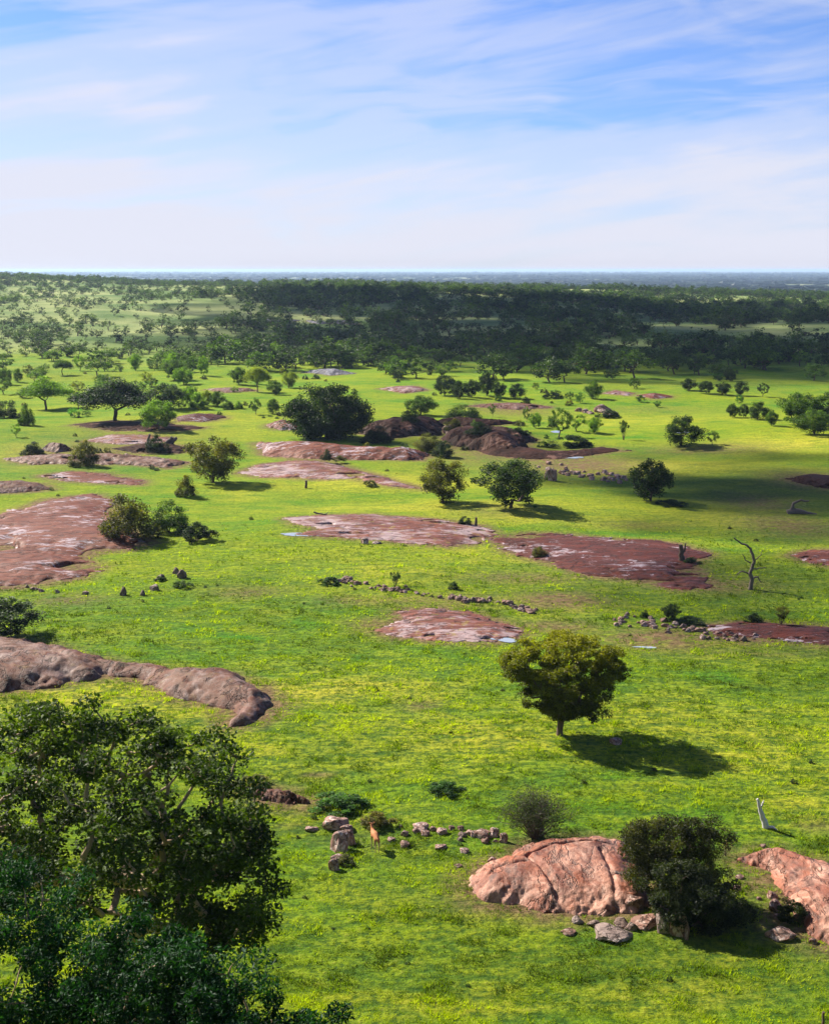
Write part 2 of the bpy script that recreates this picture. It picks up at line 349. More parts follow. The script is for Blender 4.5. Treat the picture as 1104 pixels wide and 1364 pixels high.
for s in SLABS:
    SP_.append([at(p[0], p[1], p[2] if len(p) > 2 else 0.0) for p in s[4-0-0] ] if False else [at(p[0], p[1], p[2] if len(p) > 2 else 0.0) for p in s[3]])
CRACKS = {'huge smooth ': [([(703,1138),(728,1160),(745,1185),(752,1212)], .40, .16), ([(702,1136),(730,1126),(775,1121),(810,1120)], .35, .12), ([(640,1160),(662,1150),(700,1146)], .25, .12), ([(800,1130),(815,1160),(822,1200)], .25, .14), ([(650,1185),(690,1180),(740,1192)], .15, .2)],
          'tilted pink ': [([(1000,1148),(1030,1160),(1055,1190),(1072,1225)], .35, .18), ([(1035,1145),(1070,1152),(1110,1165)], .22, .10), ([(1050,1170),(1080,1172),(1115,1185)], .25, .10), ([(1062,1195),(1090,1192),(1120,1205)], .25, .12), ([(1075,1228),(1095,1212),(1125,1218)], .3, .14)],
          'long grey br': [([(0,868),(60,866),(130,880),(190,892)], .2, .3), ([(205,888),(215,905),(212,918)], .3, .3), ([(60,850),(90,880),(100,905)], .15, .3), ([(250,900),(300,915),(340,930)], .15, .25)]}
def build_slab(i):
    name, label, cat, outl, H, ew, mat, rough = SLABS[i]
    P = np.array(SP_[i]); x0, y0 = P[:, 0].min(), P[:, 1].min(); x1, y1 = P[:, 0].max(), P[:, 1].max()
    big = max(x1-x0, y1-y0)
    mg = 0.05*big+1
    N = 190 if H >= 1.3 else 140
    cx = (x1-x0+2*mg)/N; cy = (y1-y0+2*mg)/N
    cx = max(cx, 0.07); cy = max(cy, 0.07)
    xs = np.arange(x0-mg, x1+mg, cx); ys = np.arange(y0-mg, y1+mg, cy)
    X, Y = np.meshgrid(xs, ys)
    sd = polyd(X, Y, P)
    L = big/14
    sd = sd + 0.6*L*fbm(X/L, Y/L, 4, i+11) + (0.30 if H < 1.3 else 0.08)*L*fbm(X/L*5, Y/L*5, 3, i+12)
    if H < 1.3: sd = np.where(sd < 1.6*L, np.minimum(sd, 5.0*L*(0.46-fbm(X/L*0.6, Y/L*1.0, 2, i+13))), sd)
    dd = np.maximum(sd, 0)
    prof = 1-np.exp(-dd/ew)
    Z = H*prof*(1+(0.15 if name == 'rock_ridge' else 0.35)*fbm(X/(ew*2.2), Y/(ew*2.2), 3, i+31)*min(1, rough*2))
    Z = Z + rough*H*(0.25 if H < 1.3 else 0.5)*prof*fbm(X/(ew*0.8), Y/(ew*0.8), 4, i+51)
    flat = H < 1.3
    crack = np.abs(fbm(X/(ew*1.3), Y/(ew*1.3), 2, i+71))
    Z = Z - (0.18 if name == 'rock_kopje' else 0.05)*H*rough*prof*np.exp(-(crack/0.03)**2)
    # stepped edges give the rock its ledges
    if name == 'rock_outcrop': Z = Z + 0.06*rough*np.sign(fbm(X/ew, Y/(ew*0.5), 3, i+91))*prof
    if H >= 1.3: Z = Z + 0.05*prof*fbm(X/(ew*.25), Y/(ew*.25), 4, i+95)
    for cl_, dpt, wd in CRACKS.get(label[:12], []):
        q_ = [at(a_, b_, H*.8) for a_, b_ in cl_]
        dm = np.full(X.shape, 99.0)
        for (p0, p1) in zip(q_[:-1], q_[1:]):
            ex, ey = p1[0]-p0[0], p1[1]-p0[1]; t_ = np.clip(((X-p0[0])*ex+(Y-p0[1])*ey)/(ex*ex+ey*ey), 0, 1)
            dm = np.minimum(dm, np.hypot(X-p0[0]-t_*ex, Y-p0[1]-t_*ey))
        dm = dm+0.10*fbm(X/.5, Y/.5, 3, i+7)
        Z = Z - dpt*prof*np.exp(-(dm/wd)**2)
    Z = np.where(sd > 0, np.maximum(Z, 0.0)+0.03, sd*1.2-0.05)
    keep = sd > -3*max(cx, cy)
    Z = np.maximum(Z, -1.5) + h(X, Y)
    idx = -np.ones(X.shape, int)
    ny, nx = X.shape
    a = np.arange(ny*nx).reshape(ny, nx)
    kf = keep[:-1, :-1] | keep[1:, :-1] | keep[:-1, 1:] | keep[1:, 1:]
    f = np.stack([a[:-1, :-1], a[:-1, 1:], a[1:, 1:], a[1:, :-1]], 2)[kf]
    used = np.unique(f); rm = np.zeros(ny*nx, int); rm[used] = np.arange(len(used))
    c = np.array([P[:, 0].mean(), P[:, 1].mean(), float(h(P[:, 0].mean(), P[:, 1].mean()))])
    v = np.stack([X.ravel(), Y.ravel(), Z.ravel()], 1)[used]-c
    mb = MB(); mb.add(v, rm[f], 0.5, 0, True)
    o = link(name, mb.mesh(name, [mat]), loc=c)
    tag(o, label, cat)
    return o
for i in range(len(SLABS)): build_slab(i)

# ---------------------------------------------------------------- ground
def ell(X, Y, px, py, rx, ry):
    """soft spot on the ground round the point seen at a pixel, radii in pixels of the photograph"""
    c = at(px, py); rx_m = rx*mpp(c); ya = at(px, py-ry)[1]; yb = at(px, min(py+ry, 1363))[1]
    ry_m = max((ya-yb)/2, 0.5)
    return np.exp(-((X-c[0])/rx_m)**2-((Y-c[1])/ry_m)**2)
DIRT = [(745,800,60,12,.8),(600,800,90,10,.45),(880,850,80,14,.8),(470,800,60,8,.4),(560,940,25,8,.45),(425,1033,18,4,.7),(1000,850,60,10,.8),(1050,700,70,16,.55),(940,600,90,8,.5),
        (1010,670,60,12,.5),(500,832,35,10,.6),(700,770,80,8,.5),(850,700,60,6,.3),(130,600,120,22,.45),(1085,1100,20,10,.5),(930,1215,60,30,.55),(1040,1230,50,25,.7),(1000,1180,40,20,.5),
        (770,620,90,16,.7),(640,600,90,20,.5),(680,545,60,8,.5),(330,790,50,8,.45),(560,800,160,6,.4),(960,780,70,10,.5),(700,1190,110,30,.3),(480,1120,60,30,.15),(850,760,120,20,.3),(740,835,60,10,.6),
        (390,1100,20,6,.3),(90,800,60,8,.5),(1080,640,60,14,.6),(660,680,60,10,.3),(860,545,90,5,.2),(1000,870,110,6,.3)]
YEL = [(150,930,220,30,.9),(450,920,150,25,.9),(520,640,150,12,.8),(560,675,200,8,.7),(700,690,120,8,.7),(500,760,120,20,.5),(640,980,150,40,.6),(900,950,150,30,.5),(1000,1000,150,40,.45),(250,730,30,30,.1),
       (1060,590,100,12,.9),(900,620,100,8,.6),(850,560,140,10,.55),(590,1340,150,20,.5),(880,1330,150,20,.4),(330,660,70,10,.5),(30,690,50,20,.6),(20,600,60,10,.5),(1060,1060,60,30,.6),(320,1000,120,20,.5),
       (950,690,120,18,.4),(640,740,100,15,.6),(270,560,120,20,.4)]
DULL_SHADE = [(1000,650,170,28,.9),(900,690,200,14,.5),(1000,790,160,36,.75),(800,790,150,22,.65),(620,770,120,16,.4),(900,870,200,14,.5),(330,780,120,14,.4),(260,820,160,14,.35),(860,620,140,12,.6),(560,1200,140,30,.2),(950,1290,260,50,.8),(620,1300,200,50,.35),  # darker olive spots: meadow shade put into the grass colour
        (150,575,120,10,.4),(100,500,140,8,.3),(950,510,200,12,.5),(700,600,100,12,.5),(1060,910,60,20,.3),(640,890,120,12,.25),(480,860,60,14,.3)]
def spots(X, Y, L):
    r = np.zeros(X.shape)
    for a, b, c, d, k in L: r = np.maximum(r, k*ell(X, Y, a, b, c, d))
    return r
def slabdist(X, Y):
    d = np.full(X.shape, 99.0)
    for i, P in enumerate(SP_):
        P = np.array(P); m = (X > P[:, 0].min()-8) & (X < P[:, 0].max()+8) & (Y > P[:, 1].min()-8) & (Y < P[:, 1].max()+8)
        if m.any(): d[m] = np.minimum(d[m], -polyd(X[m], Y[m], P))
    return d
u = np.linspace(-1, 1, 701); v = np.linspace(0, 1, 921)
Umax = math.asinh(150000/38); Vmin = math.asinh(-130/40.); Vmax = math.asinh(150000/40)
xs = 38*np.sinh(u*Umax); ys = 30+40*np.sinh(Vmin+(Vmax-Vmin)*v)
X, Y = np.meshgrid(xs, ys); Z = h(X, Y)
nearm = (Y < 900) & (np.abs(X) < 400)
sd = slabdist(X, Y)
dirt = np.where(nearm, spots(X, Y, DIRT), 0)
dirt = np.maximum(dirt, 0.75*np.clip(1-sd/2.2, 0, 1)*(sd < 50))
dull = np.where(nearm, spots(X, Y, DULL_SHADE), 0)
yel = np.where(nearm, spots(X, Y, YEL), 0)
far = sstep(430, 620, Y + 60*fbm(X/60, Y/60, 3, 8))
plain = sstep(1900, 2700, Y)
ny, nx = X.shape; a = np.arange(ny*nx).reshape(ny, nx)
mb = MB(); mb.add(np.stack([X.ravel(), Y.ravel(), Z.ravel()], 1), np.stack([a[:-1, :-1], a[:-1, 1:], a[1:, 1:], a[1:, :-1]], 2).reshape(-1, 4), 0.5, 0, True)
M_ground, nt = newmat('meadow_ground')
def attr(nt, n): return nd(nt, 'ShaderNodeAttribute', attribute_name=n).outputs['Fac']
P_ = nd(nt, 'ShaderNodeNewGeometry').outputs['Position']
n1 = noise(nt, mapping(nt, P_, (1, 2.2, 1), (0, 0, .25)), 0.020, 5, 0.6); n2 = noise(nt, mapping(nt, P_, (1, 1.5, 1)), 0.16, 6, 0.65, 0.4)
nr_ = nd(nt, 'ShaderNodeMapRange', {'Value': nd(nt, 'ShaderNodeSeparateXYZ', {0: P_}).outputs[1], 'From Min': 90.0, 'From Max': 190.0, 'To Min': 1.0, 'To Max': 0.45}).outputs[0]
n3 = noise(nt, P_, 1.9, 7, 0.72); n4 = noise(nt, mapping(nt, P_, (0.5, 1.6, 1)), 0.55, 6, 0.7)
g = mixc(nt, ramp(nt, n1, [(0.42, 0.0), (0.60, 1.0)]), (0.070, 0.220, 0.004), (0.215, 0.295, 0.005))
g = mixc(nt, ramp(nt, n2, [(0.35, 0.0), (0.68, 0.75)]), g, (0.31, 0.335, 0.008))
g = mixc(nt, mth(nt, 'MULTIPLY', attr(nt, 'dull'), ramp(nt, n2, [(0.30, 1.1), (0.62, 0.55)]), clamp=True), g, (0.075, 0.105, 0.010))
yf = mth(nt, 'MULTIPLY', attr(nt, 'yel'), ramp(nt, n2, [(0.30, 0.5), (0.55, 1.2)]), clamp=True)
g = mixc(nt, yf, g, (0.46, 0.43, 0.03))
g = mixc(nt, mth(nt, 'MULTIPLY', ramp(nt, n4, [(0.38, 1.0), (0.54, 0.0)]), mth(nt, 'MULTIPLY', nr_, 0.85)), g, (0.050, 0.125, 0.010))
g = mixc(nt, mth(nt, 'MULTIPLY', ramp(nt, n3, [(0.40, 1.0), (0.53, 0.0)]), mth(nt, 'MULTIPLY', nr_, 0.9)), g, (0.035, 0.085, 0.008))  # dark speckle paints in the self-shade between grass tufts
g = mixc(nt, mth(nt, 'MULTIPLY', ramp(nt, n3, [(0.56, 0.0), (0.70, 1.0)]), 0.45), g, (0.36, 0.34, 0.07))
fr = mixc(nt, ramp(nt, noise(nt, P_, 0.012, 6, 0.6), [(0.40, 0.0), (0.60, 1.0)]), (0.09, 0.15, 0.035), (0.27, 0.30, 0.11))
g = mixc(nt, attr(nt, 'far'), g, fr)
pl = mixc(nt, ramp(nt, noise(nt, mapping(nt, P_, (0.2, 1, 1)), 0.0014, 3, 0.55), [(0.48, 0.0), (0.58, 1.0)]), (0.04, 0.075, 0.04), (0.30, 0.31, 0.14))
g = mixc(nt, attr(nt, 'plain'), g, pl)
dn = noise(nt, P_, 0.9, 7, 0.7)
df = mth(nt, 'MULTIPLY', attr(nt, 'dirt'), ramp(nt, dn, [(0.34, 0.35), (0.54, 1.6)]), clamp=True)
dc = mixc(nt, ramp(nt, n3, [(0.35, 0.0), (0.65, 1.0)]), (0.085, 0.055, 0.022), (0.26, 0.17, 0.085))
g = mixc(nt, df, g, dc)
hh = mth(nt, 'ADD', n3, mth(nt, 'MULTIPLY', n4, 1.2))
bp = nd(nt, 'ShaderNodeBump', {'Strength': 1.0, 'Distance': 0.5, 'Height': hh})
pb = nd(nt, 'ShaderNodeBsdfPrincipled', {'Base Color': g, 'Roughness': 0.95, 'Specular IOR Level': 0.1, 'Normal': bp.outputs[0]})
out(nt, pb.outputs[0])
gm = mb.mesh('ground', [M_ground])
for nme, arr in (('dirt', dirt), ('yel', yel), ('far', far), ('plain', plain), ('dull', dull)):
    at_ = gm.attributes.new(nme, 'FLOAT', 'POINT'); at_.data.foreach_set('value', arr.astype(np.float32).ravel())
ground = link('ground', gm); tag(ground, kind='structure')

# ---------------------------------------------------------------- grass blades over the near meadow (stuff)
def grass():
    r = np.random.default_rng(21)
    n = 460000
    t = r.random(n); y = 50 + 150*t**1.35; x = (r.random(n)*2-1)*(y*0.36+3)
    dens = (0.30+1.0*fbm(x/1.6, y/1.1, 3, 44))*sstep(185, 100, y)
    k = r.random(n) < np.clip(dens, 0.05*sstep(185, 150, y), 1); x = x[k]; y = y[k]
    sdist = slabdist(x, y); k = sdist > 0.15; x = x[k]; y = y[k]; n = len(x)
    di = spots(x, y, DIRT); k = r.random(n) > di*1.1; x = x[k]; y = y[k]; n = len(x)
    yl = spots(x, y, YEL)-0.5*spots(x, y, DULL_SHADE)
    z = h(x, y)
    B = 4
    big = fbm(x/0.9, y/0.9, 2, 45)
    hgt = (0.05+0.06*r.random(n)+0.26*np.clip(big, 0, 1))*(1+(y-50)/220)
    tint = np.clip(0.34+0.34*yl+0.22*np.clip(big, 0, 1)+0.7*fbm(x/7, y/5, 3, 46)+0.5*fbm(x/1.3, y/.9, 2, 47)+0.20*r.normal(size=n), 0, 1)
    a = r.random((n, B))*6.283; sp = 0.10*(1+(y-50)/120)
    bx = x[:, None]+np.cos(a)*sp[:, None]*r.random((n, B)); by = y[:, None]+np.sin(a)*sp[:, None]*r.random((n, B))
    bz = np.repeat(z[:, None], B, 1)-0.02
    hh = hgt[:, None]*(0.6+0.6*r.random((n, B)))
    wd = (0.020*(1+(y-50)/80))[:, None]*np.ones((1, B))
    tx = bx+np.cos(a)*hh*0.7; ty = by+np.sin(a)*hh*0.7
    pa = a+1.57
    v = np.stack([np.stack([bx-np.cos(pa)*wd, by-np.sin(pa)*wd, bz], 2), np.stack([bx+np.cos(pa)*wd, by+np.sin(pa)*wd, bz], 2), np.stack([tx, ty, bz+hh], 2)], 2)
    m = MB(); m.add(v.reshape(-1, 3), np.arange(n*B*3).reshape(-1, 3), np.repeat(tint, B))
    o = link('grass', m.mesh('grass', [M_grass]), color=(0.16, 0.24, 0.006))
    tag(o, 'short bright green and yellowish grass covering the near meadow', 'grass', kind='stuff')
grass()

# ---------------------------------------------------------------- trees
def grow(mb, root, fork, clumps, r0, n=6, mat=0, r=None, sag=0.1, mult=1.0):
    """branches: every clump joins the nearest branch already grown"""
    r = r or np.random.default_rng(1)
    nodes = [np.array(root, float), np.array(fork, float)]; par = [-1, 0]
    order = np.argsort(np.linalg.norm(clumps-fork, axis=1))
    ends = []
    for i in order:
        c = clumps[i]; nn = np.array(nodes[1:]); d = np.linalg.norm(nn-c, axis=1) + 0.35*np.linalg.norm(nn-fork, axis=1)
        j = int(np.argmin(d))+1; p = nodes[j]
        L = np.linalg.norm(c-p)
        mid = (p+c)/2 + r.normal(size=3)*L*0.12 + np.array([0, 0, -sag*L])
        nodes.append(mid); par.append(j); nodes.append(c); par.append(len(nodes)-2); ends.append(len(nodes)-1)
    cnt = np.zeros(len(nodes))
    for e in ends:
        k = e
        while k != -1: cnt[k] += 1; k = par[k]
    rad = r0*(np.maximum(cnt, 1)/max(1, cnt[0]))**0.45*mult
    for k in range(1, len(nodes)):
        p = par[k]; a = nodes[p]; b = nodes[k]
        ra = rad[k]*1.08 if p > 0 else r0*1.25; rb = rad[k] if k not in ends else rad[k]*0.45
        if p == 0:
            m1 = a*0.66+b*0.34+r.normal(size=3)*0.02*np.linalg.norm(b-a); m2 = a*0.33+b*0.67+r.normal(size=3)*0.03*np.linalg.norm(b-a)
            tube(mb, [a-np.array([0, 0, .03*np.linalg.norm(b-a)]), a+(b-a)*0.08, m1, m2, b], [ra*1.35, ra, ra*.85, rb*1.1, rb], n+2, mat)
        else:
            tube(mb, [a, (a+b)/2+r.normal(size=3)*0.05*np.linalg.norm(b-a), b], [ra, (ra+rb)/2, rb], n, mat)

def crown_pts(r, kind, nc):
    """clump centres in a unit tree (height 1, width 1)"""
    pts = []
    while len(pts) < nc:
        p = r.uniform(-1, 1, 3); q = np.linalg.norm(p)
        if q > 1: continue
        if kind == 'umbrella':
            if r.random() > 0.3+0.7*q: continue
            x, y = p[0]*0.44, p[1]*0.44; rr = math.hypot(x, y)/0.44
            z = 0.58 + 0.34*abs(p[2])*(1-rr*0.6) - 0.08*rr*rr
        elif kind == 'round':
            if r.random() > 0.25+q: continue
            x, y, z = p[0]*0.43, p[1]*0.43, 0.50+p[2]*0.42
        elif kind == 'bush':
            if r.random() > q: continue
            x, y, z = p[0]*0.42, p[1]*0.42, 0.06+abs(p[2])*0.82*math.sqrt(max(0, 1-0.6*(p[0]**2+p[1]**2)))
        elif kind == 'loose':
            if r.random() > q**2: continue
            x, y, z = p[0]*0.43, p[1]*0.43, 0.57+p[2]*0.35
        elif kind == 'fan':
            s = 0.15+0.85*(p[2]*0.5+0.5); x, y, z = p[0]*0.42*s, p[1]*0.42*s, 0.30+0.6*(p[2]*0.5+0.5)
        elif kind == 'mat':
            x, y, z = p[0]*0.45, p[1]*0.45, 0.1+abs(p[2])*0.6*(1-0.6*(p[0]**2+p[1]**2))
        pts.append((x, y, z))
    return np.array(pts)
CR = {'umbrella': (0.15, 0.15, .28), 'round': (0.12, 0.12, .16), 'bush': (0.13, 0.14, .02), 'loose': (0.10, 0.09, .22), 'fan': (0.09, 0.10, .1), 'mat': (0.10, 0.12, .02)}
def proto(kind, seed, nc, nl, ls, single=False, bark=None, trunkr=0.022, aspect=.6, crs=1.0):
    r = np.random.default_rng(seed)
    c = crown_pts(r, kind, nc)
    # lobes: push clumps into a few uneven lobes so the outline is not an egg
    lob = 1+0.16*np.sin(3*np.arctan2(c[:, 1], c[:, 0])+seed)+0.10*np.sin(5*np.arctan2(c[:, 1], c[:, 0])+2.1*seed+4*c[:, 2])
    c[:, 0] *= lob; c[:, 1] *= lob
    cr, cz, fk = CR[kind]; cr *= crs; cz *= crs
    per = max(1, nl//nc); rad = r.uniform(0.6, 1.35, nc)
    P = r.normal(size=(nc, per, 3)); P /= np.linalg.norm(P, axis=2)[:, :, None]; P *= (r.random((nc, per, 1))**0.45)
    P = P*np.array([cr, cr, cz])*rad[:, None, None]+c[:, None]
    ct = np.clip(0.45+0.20*r.normal(size=nc)+0.45*(c[:, 2]-0.6), 0, 1)  # higher clumps get a lighter, yellower tint, painting in sunlit tops
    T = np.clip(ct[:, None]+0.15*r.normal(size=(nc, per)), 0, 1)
    P = P.reshape(-1, 3); P[:, 2] = np.maximum(P[:, 2], 0.015)
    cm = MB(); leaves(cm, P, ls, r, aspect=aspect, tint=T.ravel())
    tm = cm if single else MB(); mi = 1 if single else 0
    lean = r.normal(size=2)*0.03
    nb = nc if not single else min(nc, 6)
    root = np.array([0, 0, 0.]); fork = np.array([lean[0], lean[1], fk])
    if kind in ('bush', 'mat', 'fan'):
        for k in range(min(9, nc)):
            e = c[k]; tube(tm, [root+r.normal(size=3)*[.02, .02, 0], e*np.array([.5, .5, .45]), e], [trunkr*.5, trunkr*.35, trunkr*.12], 4, mi)
    else: grow(tm, root, fork, c[:nb], trunkr, 5, mi, r)
    return cm, tm
M_trunkmats = None
PROTO = {}
def get_proto(kind, k, lod=0):
    key = (kind, k, lod)
    if key not in PROTO:
        spec = {'umbrella': (75, 20000, .032), 'round': (64, 12000, .034), 'bush': (50, 9000, .038), 'loose': (34, 5200, .034), 'fan': (30, 3200, .034), 'mat': (36, 4200, .045)}[kind]
        nc, nl, ls = spec
        if lod == 1: nl = 1500; ls *= 1.9; nc = int(nc*.6)
        if lod == 1:
            cm, tm = proto(kind, 100*k+7, nc, nl, ls, single=True)
            PROTO[key] = (cm.mesh(kind+'_small_tree', [M_leaf, M_bark]), None)
        else:
            cm, tm = proto(kind, 100*k+7, nc, nl, ls)
            PROTO[key] = (cm.mesh('crown', [M_leaf]), tm.mesh('trunk', [M_bark]))
    return PROTO[key]
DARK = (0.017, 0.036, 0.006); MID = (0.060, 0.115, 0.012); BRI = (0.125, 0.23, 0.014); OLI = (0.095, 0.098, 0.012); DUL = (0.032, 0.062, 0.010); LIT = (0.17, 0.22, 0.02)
def place_tree(name, label, cat, kind, k, px, py, w, top, col, group=None, lod=0, dz=0.0, wy=None):
    p = at(px, py, dz); m = mpp(p); th = dep(p)
    Wm = w*m
    ext = (py-top)*m
    Hm = max((ext - 0.10*Wm*math.sin(th))/math.cos(th), 0.3)
    rz = (k*2.39+px*0.37) % 6.28
    a, b = get_proto(kind, k % 3, lod)
    if lod == 1:
        o = link(name, a, loc=(p[0], p[1], p[2]+dz-0.03), color=col); o.scale = (Wm, Wm, Hm); o.rotation_euler[2] = rz
    else:
        o = bpy.data.objects.new(name, None); sc.collection.objects.link(o); o.location = (p[0], p[1], p[2]+dz-0.03); o.rotation_euler[2] = rz; o.scale = (Wm, Wm, Hm)
        c = link('foliage' if kind in ('bush', 'mat') else 'crown', a, o, color=col); link('stem' if kind in ('bush', 'mat', 'fan') else 'trunk', b, o)
    tag(o, label, cat, group)
    return o
